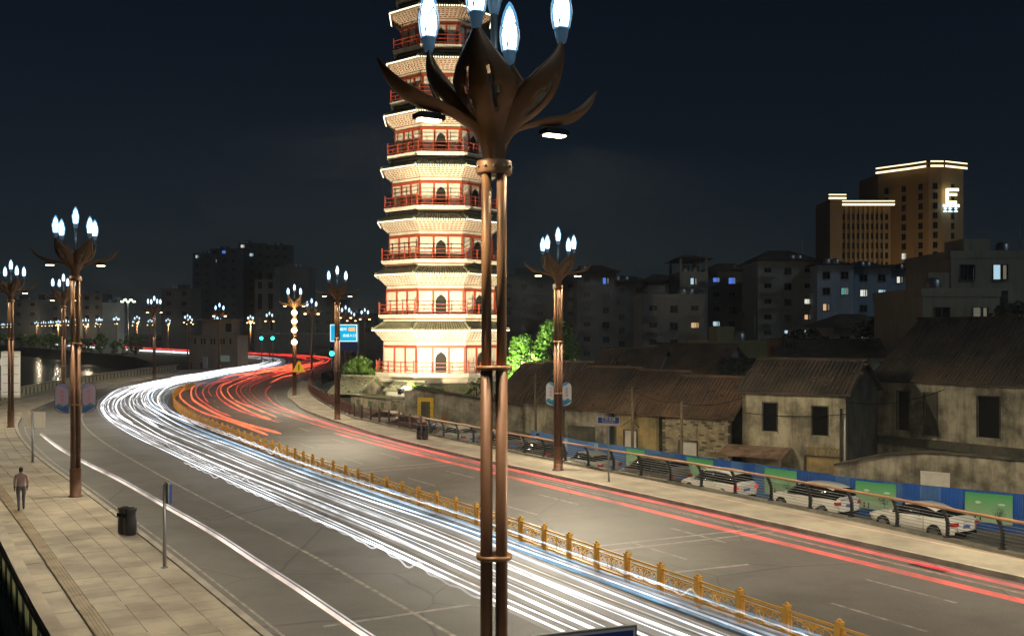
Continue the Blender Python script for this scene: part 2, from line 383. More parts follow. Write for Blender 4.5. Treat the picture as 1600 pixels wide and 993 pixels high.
def strip(A, B, z0=None, m=0, mb=None):
    mb = mb or MB(); b = len(mb.v); n = len(A)
    for p, q in zip(A, B): mb.v.append((p.x, p.y, p.z if z0 is None else z0)); mb.v.append((q.x, q.y, q.z if z0 is None else z0))
    for i in range(n - 1):
        mb.face((b + 2 * i, b + 2 * i + 1, b + 2 * i + 3, b + 2 * i + 2), m)
    return mb
def offset(P, d):
    """shift a polyline sideways (positive = to the right of travel)"""
    out = []
    for i, p in enumerate(P):
        t = P[min(i + 1, len(P) - 1)] - P[max(i - 1, 0)]; n = Vector((t.y, -t.x, 0)).normalized(); out.append(p + n * d)
    return out
def ribbon(P, w, z): return strip(offset(P, w / 2), offset(P, -w / 2), z)
def section(P, prof, m=0, mb=None):
    """sweep an open/closed profile [(side, z)] along a polyline"""
    mb = mb or MB(); b = len(mb.v); k = len(prof)
    for i, p in enumerate(P):
        t = P[min(i + 1, len(P) - 1)] - P[max(i - 1, 0)]; n = Vector((t.y, -t.x, 0)).normalized()
        for s_, z in prof: q = p + n * s_; mb.v.append((q.x, q.y, p.z + z))
    for i in range(len(P) - 1):
        for j in range(k):
            j2 = (j + 1) % k
            mb.face((b + i * k + j, b + i * k + j2, b + (i + 1) * k + j2, b + (i + 1) * k + j), m)
    mb.face([b + j for j in range(k)], m); mb.face([b + (len(P) - 1) * k + j for j in reversed(range(k))], m)
    return mb

# ground to the horizon, river, land
g = MB(); g.poly([(-2600, -180, -4.6), (2600, -180, -4.6), (2600, 3900, -4.6), (-2600, 3900, -4.6)]); struct(g.build('ground', M['soil']))
wm = mat('river_water', (.004, .006, .006), .22, bump=.15, bscale=1.1, spec=.15); wm.node_tree.nodes['Principled BSDF'].inputs['IOR'].default_value = 1.33
w = MB(); w.poly([(-900, -120, -4.2), (40, -120, -4.2), (0, 40, -4.2), (-30, 120, -4.2), (-58, 210, -4.2), (-70, 260, -4.2), (-400, 760, -4.2), (-900, 760, -4.2)]); struct(w.build('river', wm))
ld = MB(); ld.prism([(60, -60), (40, -30), (24.5, 13.5), (14.5, 31.5), (.8, 53.5), (-7, 70), (-18.8, 95), (-25, 115), (-30.5, 154), (-34.4, 205), (-50, 270), (-130, 385), (-358, 745), (-700, 1200), (-1500, 2600), (1800, 2600), (1500, -60)], -4.55, -2.3)
struct(ld.build('land', M['soil']))
fb = MB(); fb.prism([(-62, 214), (-60.5, 196), (-74, 200), (-84, 240), (-110, 300), (-160, 380), (-250, 520), (-400, 735), (-900, 800), (-1500, 2600), (-400, 2600), (-370, 745), (-230, 530), (-142, 388), (-94, 318), (-66, 276), (-58, 245)], -4.55, -.25)
struct(fb.build('far_bank', M['soil']))
# side lane behind the right pavement, dipping two metres below the bridge ramp
def lotz(y): return -1.95 + max(0.0, min(1.0, (y - 62) / 44)) * 1.75
lt = MB(); ys = [-20, 10, 30, 45, 55, 62, 68, 74, 80, 86, 92, 98, 106, 115, 135, 160, 200]
Fd = FF
def fx(y): return near(Fd, V2(0, y)).x if 0 else min(Fd, key=lambda q: abs(q.y - y)).x
for y in ys:
    x0 = fx(max(15.5, min(147, y))) + (0.12 if y > 16 else (16 - y) * .55)
    for x in (x0, x0 + 8, x0 + 20, 70): lt.v.append((x, y, lotz(y)))
for i in range(len(ys) - 1):
    for j in range(3): a = i * 4 + j; lt.face((a, a + 1, a + 5, a + 4))
struct(lt.build('side_lane', M['lot']))

# carriageway
road = struct(strip(ML_R, ML_L, 0.0).build('road', M['asphalt']))
section(ML, [(-3, -.02), (-3, -.9), (3, -.9), (3, -.02)]).build('deck_beam', M['concrete'], road)
# lane markings, worn
def mark(P, w, name='lane_line'): return ribbon(P, w, .004).build(name, M['paint'], road)
mark(cut(lane(.635), 8, 150), .13)
mark(cut(lane(.05), 8, 125), .10)
mark(cut(lane(-.045), 8, 125), .10)
mark(cut(lane(-.885), 12, 118), .10)
mark(cut(lane(.965), 8, 100), .08)
for u, y0 in ((-.345, 0), (-.64, 3), (.33, 1)):
    pts = spaced(cut(lane(u), 9, 150), 1.0)
    for i in range(y0, len(pts) - 4, 9):
        ribbon([pts[i + k][0] for k in range(4)], .11, .004).build('lane_dash', M['paint'], road)
def joint(a, b, w, gap=0.0):
    a = V2(a.x, a.y); b = V2(b.x, b.y); ribbon([a.lerp(b, k / 8) for k in range(9)], w, .005).build('expansion_joint', M['joint'], road)
for a, b in (((505, 737), (712, 721)), ((512, 742), (720, 725)), ((930, 853), (1195, 824)), ((940, 861), (1210, 830)), ((1040, 895), (1170, 881)), ((505, 978), (735, 944)), ((150, 682), (186, 679)), ((420, 683), (540, 680))):
    joint(GP(*a), GP(*b), .16)
# storm grate by the right kerb
gp = GP(1452, 886); gr = MB()
for k in range(9): gr.box((-.55 + k * .14, 0, .006), (.09, .42, .008))
gr.build('drain_grate', M['darksteel'], road, (gp.x, gp.y, 0), R(-60))

# left pavement
pav = struct(strip(resample(cut(LL, 3, 196), 300), resample(cut(PP, 7, 196), 300), .10).build('left_pavement', M['grout']))
LLc = resample(cut(LL, 3, 196), 700)
section(LLc, [(0, 0), (0, .17), (-.2, .17), (-.2, 0)]).build('kerb', M['kerb'], pav)
rows = spaced(cut(LL, 11, 60), .80); paver_far = MB(); n_near = 0
bands = [(.215, .86), (.875, 1.53), (1.545, 2.20), (2.215, 2.87), (3.265, 4.05)]
allrows = spaced(cut(LL, 11, 190), .80)
rng = random.Random(3)
for i in range(len(allrows) - 1):
    (p, t), (q, t2) = allrows[i], allrows[i + 1]
    n = Vector((-t.y, t.x, 0)); n2 = Vector((-t2.y, t2.x, 0))
    wtot = (near(PP, p) - p).length if i % 4 == 0 or i < 2 else wtot
    s_ = max(1.0, (wtot - .05) / 4.1)
    for k, (a, b) in enumerate(bands):
        sh = .4 if k % 2 else 0.0
        g_ = .007
        o0 = (t * (sh + g_)); o1 = (t * (sh - g_))
        quad = [p + n * a * s_ + o0, q + n2 * a * s_ + o1, q + n2 * b * s_ + o1, p + n * b * s_ + o0]
        h = .150 + rng.uniform(-.003, .003)
        nearp = 13 < p.y < 46
        mb = MB() if nearp else paver_far
        mb.prism([(v.x, v.y) for v in quad], .11, h, m=rng.choice((0, 0, 1, 2)))
        if nearp: mb.build('paving_slab', [M['paver'], M['paver2'], M['paver3']], pav); n_near += 1
tag(paver_far.build('far_paving_slabs', [M['paver'], M['paver2'], M['paver3']], pav), kind='stuff')
tp = MB()
for i in range(len(allrows) - 1):
    (p, t), (q, t2) = allrows[i], allrows[i + 1]; n = Vector((-t.y, t.x, 0))
    if p.y > 95: break
    s_ = max(1.0, ((near(PP, p) - p).length - .05) / 4.1) if i % 4 == 0 else s_
    a = 2.885 * s_; tp.prism([((p + n * a).x, (p + n * a).y), ((q + n * a).x, (q + n * a).y), ((q + n * (a + .365)).x, (q + n * (a + .365)).y), ((p + n * (a + .365)).x, (p + n * (a + .365)).y)], .11, .149)
    for k in range(4):
        c = a + .05 + k * .085
        tp.prism([((p + n * c).x, (p + n * c).y), ((q + n * c).x, (q + n * c).y), ((q + n * (c + .035)).x, (q + n * (c + .035)).y), ((p + n * (c + .035)).x, (p + n * (c + .035)).y)], .149, .160)
tp.build('tactile_strip', M['tactile'], pav)

# right pavement
RRc = resample(cut(RR, 14, 150), 500); FFc = resample(cut(FF, 16, 147), 500)
rp = struct(strip(FFc, [near(RRc, p) for p in FFc], .15).build('right_pavement', M['paver2']))
section(RRc, [(0, 0), (0, .17), (.18, .17), (.18, 0)]).build('kerb', M['kerb'], rp)
section(FFc, [(.14, -2.2), (-.12, -2.2), (-.12, .27), (.14, .27)]).build('retaining_kerb', M['concrete'], rp)

# ------------------------------------------------------------------ parapets over the river
def parapet(label, y0, y1, pitch):
    P = cut(PP, y0, y1); base = thing('bridge_parapet', P[0], label, 'parapet'); o = P[0]
    Q = [p - o for p in P]
    section(Q, [(-.02, 1.0), (-.02, 1.12), (-.32, 1.12), (-.32, 1.0)]).build('coping', M['railwood'] if 0 else M['paver3'], base)
    section(Q, [(-.30, .88), (-.30, .94), (-.36, .94), (-.36, .88)]).build('upper_rail', M['redrail'], base)
    section(Q, [(.25, -.55), (.25, .14), (-.08, .14), (-.08, -.55)]).build('deck_edge', M['concrete'], base)
    section(Q, [(.5, -1.5), (.5, -.56), (-.22, -.56), (-.22, -1.5)]).build('fascia_beam', M['concrete'], base)
    sp = spaced(Q, pitch)
    pan = MB(); W = pitch - .16
    pan.box((0, 0, .20), (W, .02, 1.40))
    for s in (-1, 1):
        for zz in (-.34, .74): pan.box((0, s * .02, zz), (W * .80, .02, .018), m=1)
        for xx in (-.40, .40): pan.box((xx * W, s * .02, .20), (.018, .02, 1.08), m=1)
    pme = pan.mesh('panel', [M['panelglass'], M['darksteel']])
    pst = MB(); pst.box((0, 0, .22), (.05, .06, 1.5), mat=Matrix.Rotation(R(10), 3, 'Y')); stm = pst.mesh('post', M['darksteel'])
    for i in range(len(sp) - 1):
        (p, t), (q, _) = sp[i], sp[i + 1]; d = q - p; rz = math.atan2(d.y, d.x); n = Vector((t.y, -t.x, 0))
        ob('post', stm, base, p - n * .17, rz); ob('panel', pme, base, (p + q) / 2 - n * .17, rz)
    return base
parapet('near parapet with pale rectangular panels along the left pavement edge', 11, 50, 1.55)
parapet('distant brown-topped parapet with slanting posts curving above the dark river', 97, 191, 1.7)

# ------------------------------------------------------------------ gold median railing
P = cut(ML, 9, 134); mo = P[0]
med = thing('median_railing', mo, 'ornate gold railing with scrollwork down the middle of the road', 'railing')
sp = spaced(P, 1.6)
post = MB(); post.box((0, 0, .39), (.13, .13, .78)); post.box((0, 0, .80), (.16, .16, .05)); post.lathe([(.06, .82), (.05, .87), (.001, .90)], 8)
for dx in (-.13, .13): post.box((dx, 0, .37), (.045, .045, .70))
post_me = post.mesh('post', M['gold_paint'])
rl = MB()
for z, h in ((.10, .05), (.19, .03), (.58, .03), (.69, .05)): rl.box((0, 0, z), (1.47, .045, h))
rail_me = rl.mesh('rail', M['gold_paint'])
sc = MB()
def arc(cx, cz, r, a0, a1, n=7, w=.014):
    sc.tube([(cx + r * math.cos(R(a0 + (a1 - a0) * k / (n - 1))) , 0, cz + r * math.sin(R(a0 + (a1 - a0) * k / (n - 1)))) for k in range(n)], w, 5)
for s in (-1, 1):
    arc(s * .16, .36, .17, 200 if s > 0 else -20, 60 if s > 0 else 120); arc(s * .40, .34, .20, 215 if s > 0 else -35, 40 if s > 0 else 140)
    arc(s * .27, .46, .06, 0, 330); arc(s * .52, .44, .06, 0, 330); arc(s * .10, .50, .05, 0, 330)
    arc(s * .30, .20, .28, 180 if s > 0 else 0, 100 if s > 0 else 80)
sc.box((0, 0, .38), (.03, .03, .40)); scroll_me = sc.mesh('scrollwork', M['gold_paint'])
for i in range(len(sp) - 1):
    (p, t), (q, _) = sp[i], sp[i + 1]; d = q - p; rz = math.atan2(d.y, d.x)
    ob('post', post_me, med, p - mo, rz); r_ = ob('rail', rail_me, med, (p + q) / 2 - mo, rz); ob('scrollwork', scroll_me, r_)

# ------------------------------------------------------------------ right side fences
Pf = cut(FF, 15.5, 71); fo = Pf[0]
fen = thing('cable_railing', fo, 'brown-topped railing with curved dark posts and wires beside parked cars', 'railing')
tr = MB(); tr.tube([p - fo + Vector((0, 0, 1.28)) + Vector((-.17, -.1, 0)) for p in Pf[::2]], .055, 8); tr.build('handrail', M['railwood'], fen)
cp = MB(); N_ = 7
prof = [(.02, .25), (.05, .5), (.04, .8), (-.06, 1.05), (-.19, 1.26)]
for a, b in zip(prof, prof[1:]): cp.beam((a[0], 0, a[1]), (b[0], 0, b[1]), .09, .10, up=(0, 1, 0))
cp.box((.02, 0, .29), (.2, .16, .04)); cp_me = cp.mesh('post', M['darksteel'])
for p, t in spaced(Pf, 2.15): ob('post', cp_me, fen, p - fo, math.atan2(t.y, t.x) - R(90))
for k in range(7):
    z = .38 + k * .115; s_ = .03 if z < .8 else .03 - (z - .8) * .4
    wr = MB(); Q = offset([p - fo for p in Pf[::3]], s_); wr.tube([p + Vector((0, 0, z)) for p in Q], .011, 4); wr.build('wire', M['steel'], fen)
Pv = cut(FF, 71, 147); vo = Pv[0]
vf = thing('bar_railing', vo, 'red-brown vertical bar railing curving round the far pavement corner', 'railing')
section([p - vo for p in Pv], [(.02, 1.15), (.02, 1.19), (-.02, 1.19), (-.02, 1.15)]).build('top_rail', M['redrail'], vf)
section([p - vo for p in Pv], [(.02, .36), (.02, .40), (-.02, .40), (-.02, .36)]).build('bottom_rail', M['redrail'], vf)
pm = MB(); pm.box((0, 0, .73), (.11, .11, 1.22)); pm_me = pm.mesh('post', M['redrail'])
for p, t in spaced(Pv, 2.0): ob('post', pm_me, vf, p - vo, math.atan2(t.y, t.x))
bm_ = MB(); bm_.box((0, 0, .76), (.028, .028, .78)); bar_me = bm_.mesh('bar', M['redrail'])
for p, t in spaced(Pv, .25): ob('bar', bar_me, vf, p - vo, math.atan2(t.y, t.x))
# ================================================================== LAMP POSTS
PETAL = [(.10, 9.36), (.17, 9.62), (.34, 9.88), (.62, 10.08), (.84, 10.32), (.955, 10.62), (.985, 10.86), (.96, 11.08)]
PETW = [.13, .19, .32, .42, .44, .36, .20, .02]
ARM = [(.10, 9.36), (.16, 9.62), (.36, 9.86), (.72, 9.99), (1.08, 10.04), (1.38, 10.14), (1.62, 10.34), (1.78, 10.62)]
ARMW = [.08, .09, .11, .15, .20, .21, .14, .015]
def blade(path, width, cup, slits, nu=30, nv=18):
    """a cupped petal with two slits, swept along (radius, height)"""
    mb = MB(); P = spline([Vector((r, 0, z)) for r, z in path], nu); W = []
    for i in range(nu):
        t = i / (nu - 1) * (len(width) - 1); k = min(int(t), len(width) - 2); W.append(width[k] + (width[k + 1] - width[k]) * (t - k))
    for i, p in enumerate(P):
        tg = (P[min(i + 1, nu - 1)] - P[max(i - 1, 0)]).normalized(); nr = Vector((-tg.z, 0, tg.x))   # towards the axis / upward
        for j in range(nv + 1):
            s = j / nv * 2 - 1
            q = p + Vector((0, 1, 0)) * (s * W[i]) + nr * (cup * W[i] * s * s)
            mb.v.append(tuple(q))
    for i in range(nu - 1):
        for j in range(nv):
            s = abs((j + .5) / nv * 2 - 1); t = (i + .5) / (nu - 1)
            if slits and .36 < s < .52 - abs(t - .55) * .5 and .38 < t < .72: continue
            a = i * (nv + 1) + j
            mb.face((a, a + 1, a + nv + 2, a + nv + 1), 0, True)
    return mb
def solid(o, th):
    md = o.modifiers.new('thickness', 'SOLIDIFY'); md.thickness = th; md.offset = 0; return o
_petal = blade(PETAL, PETW, .72, True).mesh('petal', M['bronze']); _arm = blade(ARM, ARMW, .6, False).mesh('arm_petal', M['bronze'])
def bulb_parts(far=False):
    b = MB()
    b.lathe([(.04, .02), (.085, .07), (.106, .18), (.112, .30), (.10, .44), (.072, .56), (.04, .66), (.012, .72), (.001, .725)], 16, ms=[0] * 6 + [1] * 2)
    sh = MB(); sh.lathe([(.06, 0), (.105, .05), (.132, .18), (.142, .32), (.130, .48), (.098, .62), (.052, .73), (.016, .785), (.001, .79)], 16)
    cup = MB(); cup.lathe([(.02, -.16), (.06, -.14), (.085, -.06), (.10, .04), (.108, .06), (.06, .0)], 12)
    cg = MB()
    for k in range(4):
        a0 = k * math.pi / 2
        for s in (-1, 1):
            pts = []
            for q in range(8):
                t = q / 7; z = .02 + .43 * t; rr = .132 if z > .12 else .10 + (z * .27); rr = min(.150, .104 + .046 * math.sin(min(1, z / .3) * math.pi / 2))
                ang = a0 + s * (math.pi / 4) * (1 - t ** 2.2); pts.append((rr * math.cos(ang), rr * math.sin(ang), z))
            cg.tube(pts, .008, 4)
    return (b.mesh('bulb', [M['bulb'], M['bulb_tip']]), sh.mesh('bulb_shell', M['bulbshell']), cup.mesh('bulb_cup', M['bulbcup']), cg.mesh('bulb_cage', M['steel']))
_bulb, _shell, _cup, _cage = bulb_parts()
def add_bulb(parent, loc):
    o = ob('bulb', _bulb, parent, loc); ob('bulb_shell', _shell, o); ob('bulb_cup', _cup, o); ob('bulb_cage', _cage, o); return o
_tube = MB().tube([(0, 0, 1.2), (0, 0, 6.55)], .083, 14).mesh('lower_tube', M['bronze_dark'])
_tube2 = MB().tube([(0, 0, 6.55), (0, 0, 9.3)], .068, 14).mesh('upper_tube', M['bronze'])
_sleeve = MB(); _sleeve.lathe([(.30, 0), (.30, .05), (.235, .06), (.235, 1.18), (.25, 1.19), (.25, 1.22), (.2, 1.22)], 20); _sleeve = _sleeve.mesh('base_sleeve', M['bronze_dark'])
_ring = MB(); _ring.lathe([(.15, -.03), (.25, -.03), (.255, 0), (.25, .03), (.15, .03)], 24); _ring = _ring.mesh('clamp_ring', M['bronze'])
_collar = MB(); _collar.lathe([(.12, 9.24), (.235, 9.24), (.25, 9.27), (.25, 9.40), (.235, 9.43), (.10, 9.43)], 28); _collar = _collar.mesh('collar', M['bronze'])
_core = MB(); _core.lathe([(.11, 9.42), (.13, 9.6), (.11, 9.85), (.07, 10.05), (.045, 10.2)], 16); _core = _core.mesh('crown_core', M['bronze'])
_mast = MB(); _mast.tube([(0, 0, 10.0), (0, 0, 11.5)], .05, 10); _mast = _mast.mesh('centre_mast', M['steel'])
_stalk = MB(); _stalk.tube([(.93, 0, 10.75), (.955, 0, 11.05)], .028, 8); _stalk = _stalk.mesh('bulb_stalk', M['steel'])
_head = MB(); _head.box((0, 0, 0), (.40, .20, .07)); _head.box((0, 0, .045), (.3, .14, .03)); _head = _head.mesh('lamp_head', M['darksteel'])
_lens = MB(); _lens.box((0, 0, -.045), (.30, .15, .02)); _lens = _lens.mesh('lens', M['head'])
_bolt = MB(); _bolt.lathe([(.018, 0), (.018, .018), (.001, .022)], 6); _bolt = _bolt.mesh('bolt', M['steel'])
LAMPS = []; LAMP_GAIN = 1.05
def lamp(p, rot, label, power=1500, tube_a=13, arms=(1, -1)):
    L = thing('lamp_post', p, label, 'street lamp', 'magnolia street lamps along the pavements', R(rot))
    ob('base_sleeve', _sleeve, L)
    for k in range(4):
        a = R(tube_a + 45 + 90 * k); c = (.15 * math.cos(a), .15 * math.sin(a), 0)
        ob('lower_tube', _tube, L, c); ob('upper_tube', _tube2, L, c)
    for z in (3.92, 6.55): ob('clamp_ring', _ring, L, (0, 0, z))
    co = ob('collar', _collar, L); ob('crown_core', _core, L); ob('centre_mast', _mast, L)
    for k in range(12):
        b = ob('bolt', _bolt, co, (.25 * math.cos(k * .5236), .25 * math.sin(k * .5236), 9.335), 0); b.rotation_euler = (0, R(90), k * .5236)
    for k in range(4):
        a = R(45 + 90 * k); o = solid(ob('petal', _petal, L, (0, 0, 0), a), .018); ob('bulb_stalk', _stalk, o)
        add_bulb(L, (.955 * math.cos(a), .955 * math.sin(a), 11.16))
    add_bulb(L, (0, 0, 11.62))
    for s in arms:
        a = 0 if s > 0 else math.pi
        o = solid(ob('arm_petal', _arm, L, (0, 0, 0), a), .018)
        h = ob('lamp_head', _head, o, (1.02, 0, 9.93)); ln = ob('lens', _lens, o, (1.02, 0, 9.93))
        if power:
            ld_ = bpy.data.lights.new('lamp_light', 'SPOT'); ld_.energy = power * LAMP_GAIN; ld_.color = (1.0, .85, .60); ld_.spot_size = R(158); ld_.spot_blend = .35; luminaire(ld_, s); ld_.shadow_soft_size = .12
            lo = ob('lamp_light', ld_, L, (s * 1.02, 0, 9.84)); lo.rotation_euler = (0, R(-10 * s), 0)
    LAMPS.append(L); return L
lamp(V2(-.25, 14.3, .15), 32, 'tall bronze magnolia lamp post in the foreground before the pagoda', 1800, -32)
LA = lamp(GP(118, 775, .15), 14, 'bronze magnolia lamp post with two pinkish banners on the left pavement', 2100, 20)
lamp(GP(17, 667, .15), 5, 'magnolia lamp post at the left edge beside the white signboard', 1400, 30)
lamp(V2(-48.9, 93, .15), 0, 'magnolia lamp post standing just behind the one with pinkish banners', 1300, 30)
lamp(V2(-48.5, 139, .15) - Vector((6.5, 0, 0)) + Vector((6.6, 0, 0)), 0, 'magnolia lamp post before the dark river on the far left bend', 1300, 30)
LC = lamp(V2(2.35, 52.2, .15), 8, 'magnolia lamp post with two blue and white banners by the cars', 4000, 35)
lamp(V2(-13.1, 83.6 - 6.5, .15) + Vector((0, 6.3, 0)) - Vector((0, 0, 0)), 10, 'magnolia lamp post on the pavement left of the pagoda', 2600, 30)
lamp(V2(-24.1, 114.6, .15), 10, 'magnolia lamp post hung with a stack of amber floodlights', 2000, 30)
lamp(V2(19.6, 23.6, .15), 30, 'magnolia lamp post on the right pavement just past the right edge', 6200, 30)
LAMPS[6].location = GP(527, 655, .15); LAMPS[7].location = GP(460, 617, .15); LAMPS[4].location = GP(241, 592.5, .15); LAMPS[3].location = (-41.0, 93.6, .15)
# amber floodlights strapped to that lamp
fl = MB(); fl.lathe([(.001, -.3), (.16, -.25), (.28, -.1), (.30, 0), (.28, .1), (.16, .25), (.001, .3)], 12)
fl_me = fl.mesh('floodlight', M['amber']); br = MB(); br.box((0, .28, 0), (.06, .5, .06)); br_me = br.mesh('bracket', M['darksteel'])
for z in (9.15, 8.2, 7.2, 5.9):
    o = tag(ob('floodlight', fl_me, LAMPS[7], (0, -.55, z))); ob('bracket', br_me, o)

# simple far lamps: too small to show parts
def far_lamp_mesh():
    mb = MB(); mb.tube([(0, 0, 0), (0, 0, 1.2)], .26, 6, 0); mb.tube([(0, 0, 1.2), (0, 0, 9.3)], .17, 6, 0)
    mb.add(blade(PETAL, PETW, .45, False, 8, 2), None, 0)
    for k in range(4):
        a = R(45 + 90 * k); rot = Matrix.Rotation(a, 4, 'Z')
        mb.add(blade(PETAL, PETW, .45, False, 7, 2), rot, 0)
        mb.lathe([(.05, 0), (.17, .2), (.17, .5), (.001, .85)], 6, (.98 * math.cos(a), .98 * math.sin(a), 11.1), 1)
    mb.lathe([(.05, 0), (.17, .2), (.17, .5), (.001, .85)], 6, (0, 0, 11.6), 1); mb.tube([(0, 0, 10), (0, 0, 11.6)], .05, 5, 3)
    for s in (-1, 1):
        mb.add(blade(ARM, ARMW, .5, False, 7, 2), Matrix.Rotation(0 if s > 0 else math.pi, 4, 'Z'), 0); mb.box((s * 1.02, 0, 9.9), (.4, .25, .12), m=2)
    return mb.mesh('lamp_post', [M['bronze'], M['bulbfar'], M['headfar'], M['steel']])
_far = far_lamp_mesh()
def far_lamp(p, rz, label, grp): return tag(ob('lamp_post', _far, None, p, rz), label, 'street lamp', grp)
far_lamp(GP(343, 577.5, .15), .3, 'distant magnolia lamp post standing before the tan block house', 'magnolia street lamps along the pavements')
far_lamp(GP(487, 588, .1), .2, 'distant magnolia lamp post right of the amber floodlights', 'magnolia street lamps along the pavements')
for px, py, lb in ((421, 561, 'left'), (549, 563, 'a'), (570, 569, 'b'), (540, 575, 'c'), (293, 556, 'd')):
    far_lamp(GP(px, py, 0), .2, 'small distant magnolia street lamp around the far junction', 'small street lamps at the far junction')
rng = random.Random(5)
for side, A in ((0, offset(cut(LL, 330, 745), -4)), (1, offset(cut(RR, 318, 745), 3))):
    for i, (p, t) in enumerate(spaced(A, 30 if side else 24)):
        far_lamp((p.x, p.y, 0), rng.uniform(0, 3), 'tiny glowing magnolia lamp in the row across the river', 'row of street lamps across the river')
# plain multi-head mast lamp far across the river (at 200,475)
d0 = 330; q = DP(200, 470, d0); ml = thing('mast_lamp', (q.x, q.y, -.2), 'tall green-tinted floodlight mast across the river', 'street lamp')
mm = MB(); mm.tube([(0, 0, 0), (0, 0, q.z)], .16, 6); mm.build('mast', M['steel'], ml)
gm = glow('mast_flood', (.75, 1.0, .62), 6)
for k in range(5):
    b = MB(); b.box((0, 0, 0), (.8, .5, .5)); b.build('floodlight', gm, ml, ((k - 2) * .95, 0, q.z + (.5 if k % 2 else 0)))

# ================================================================== BANNERS ON LAMPS
def font_mesh(txt, size, name='lettering', ext=.004):
    cu = bpy.data.curves.new(name, 'FONT'); cu.body = txt; cu.size = size; cu.extrude = ext; cu.align_x = 'CENTER'; cu.align_y = 'CENTER'
    o = bpy.data.objects.new(name, cu); col.objects.link(o)
    dg = bpy.context.evaluated_depsgraph_get(); me = bpy.data.meshes.new_from_object(o.evaluated_get(dg)); col.objects.unlink(o); bpy.data.objects.remove(o); return me
def lettering(txt, size, material, parent, loc, rot=(90, 0, 0), sx=1.0):
    me = font_mesh(txt, size); me.materials.clear(); me.materials.append(material)
    o = ob('lettering', me, parent, loc); o.rotation_euler = (R(rot[0]), R(rot[1]), R(rot[2])); o.scale = (sx, 1, 1); return o
def banner_outline(w, h, flip, n=10):
    pts = []
    r = w / 2
    for k in range(n + 1): a = math.pi * k / n; pts.append((r * math.cos(a), h / 2 - r + r * math.sin(a)))
    rb = w * .85
    if flip:
        pts += [(-r, -h / 2 + rb * .55)] + [(-r + rb * (1 - math.cos(a)) * 1.0, -h / 2 + rb * .55 * (1 - math.sin(a))) for a in (R(25), R(50), R(75))] + [(r, -h / 2)]
    else:
        pts += [(-r, -h / 2)] + [(r - rb * (1 - math.cos(a)), -h / 2 + rb * .55 * (1 - math.sin(a))) for a in (R(75), R(50), R(25))] + [(r, -h / 2 + rb * .55)]
    return pts
def clip_shape(pts, f):   # keep the part below a wavy line z<f(x)
    out = [(x, min(z, f(x))) for x, z in pts]; return out
def banner(at, rz, flip, label, cols, txt, w, h):
    B = thing('lamp_banner', at, label, 'banner', None, rz)
    pts = banner_outline(w, h, flip)
    def slab(pts, y0, y1, m, name, par):
        mb = MB(); n = len(pts); b = 0
        mb.v = [(x, y0, z) for x, z in pts] + [(x, y1, z) for x, z in pts]
        mb.face(range(n)); mb.face([n + i for i in reversed(range(n))])
        for i in range(n): j = (i + 1) % n; mb.face((i, n + i, n + j, j))
        return mb.build(name, m, par)
    slab([(x * 1.06, z * 1.03) for x, z in pts], .012, .03, M['darksteel'], 'frame', B)
    bd = slab(pts, -.012, .010, cols[0], 'board', B)
    xs = [-w / 2 * .96 + w * .96 * k / 12 for k in range(13)]
    def inside_low(x):   # lower outline height at x
        zs = [z for (xx, z) in pts if z < 0]; t = (x + w / 2) / w
        if not flip: t = 1 - t
        return -h / 2 + w * .85 * .55 * (1 - math.sin(min(1, t) * math.pi / 2)) + .01
    for k, (mt, base, amp, ph) in enumerate(((cols[1], -h * .22, .05, .6), (cols[2], -h * .30, .04, 2.2))):
        top = [(x, max(inside_low(x) + .005, base + amp * math.sin(x / w * 9 + ph + (3 if flip else 0)))) for x in xs]
        low = [(x, inside_low(x)) for x in reversed(xs)]
        slab(top + low, -.015 - .003 * k, -.0125, mt, 'painted_wave', bd)
    r = w / 2 * .95; cap = [(r * math.cos(math.pi * k / 10), h / 2 - w / 2 + r * math.sin(math.pi * k / 10)) for k in range(11)]
    slab(cap[:8] if flip else cap[3:], -.0145, -.0125, cols[3], 'painted_sky', bd)
    for i, ch in enumerate(txt):
        lettering(ch, h * .13, cols[4], bd, (0, -.016, h * .21 - i * h * .135))
    bk = MB()
    for z in (h * .28, -h * .28): bk.beam((0, .03, z), ((-.42 if flip is False else .42), .03, z), .025, .03)
    bk.build('bracket', M['steel'], B)
    return B
pk = [mat('banner_pink', (.30, .20, .20), .5, c2=(.24, .22, .27), scale=1.6), mat('banner_teal', (.02, .13, .16), .5), mat('banner_navy', (.03, .06, .15), .5), mat('banner_violet', (.17, .15, .26), .5), mat('banner_red', (.42, .05, .05), .5)]
wh = [mat('banner_white', (.52, .48, .42), .5), mat('banner_green', (.04, .22, .19), .5), mat('banner_blue', (.02, .15, .30), .5), mat('banner_sky', (.03, .22, .36), .5), mat('banner_ink', (.30, .08, .06), .5)]
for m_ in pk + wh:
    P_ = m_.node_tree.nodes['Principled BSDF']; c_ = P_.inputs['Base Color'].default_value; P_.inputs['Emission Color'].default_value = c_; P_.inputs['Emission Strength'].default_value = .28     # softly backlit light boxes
pa = LA.location; ra = math.atan2(pa.x, pa.y)
for flip, dx, lb, tx in ((False, -.535, 'left pinkish banner of the pair on the left pavement lamp', '\u7ca4\u6e2f\u6fb3\u5927'), (True, .535, 'right pinkish banner of the pair on the left pavement lamp', '\u5316\u4eba\u6587\u5316')):
    banner((pa.x + dx * math.cos(ra) , pa.y - dx * math.sin(ra) , 4.36), -ra, not flip, lb, pk, tx, .53, 1.26)
pc = LC.location
for flip, dx, lb, tx in ((False, -.375, 'left blue and white banner on the lamp beside parked cars', '\u5343\u5e74\u5e9c'), (True, .44, 'right blue and white banner on the lamp beside parked cars', '\u5b9c\u5c45\u57ce')):
    banner((pc.x + dx, pc.y, 4.03), 0.0, not flip, lb, wh, tx, .48, 1.2)

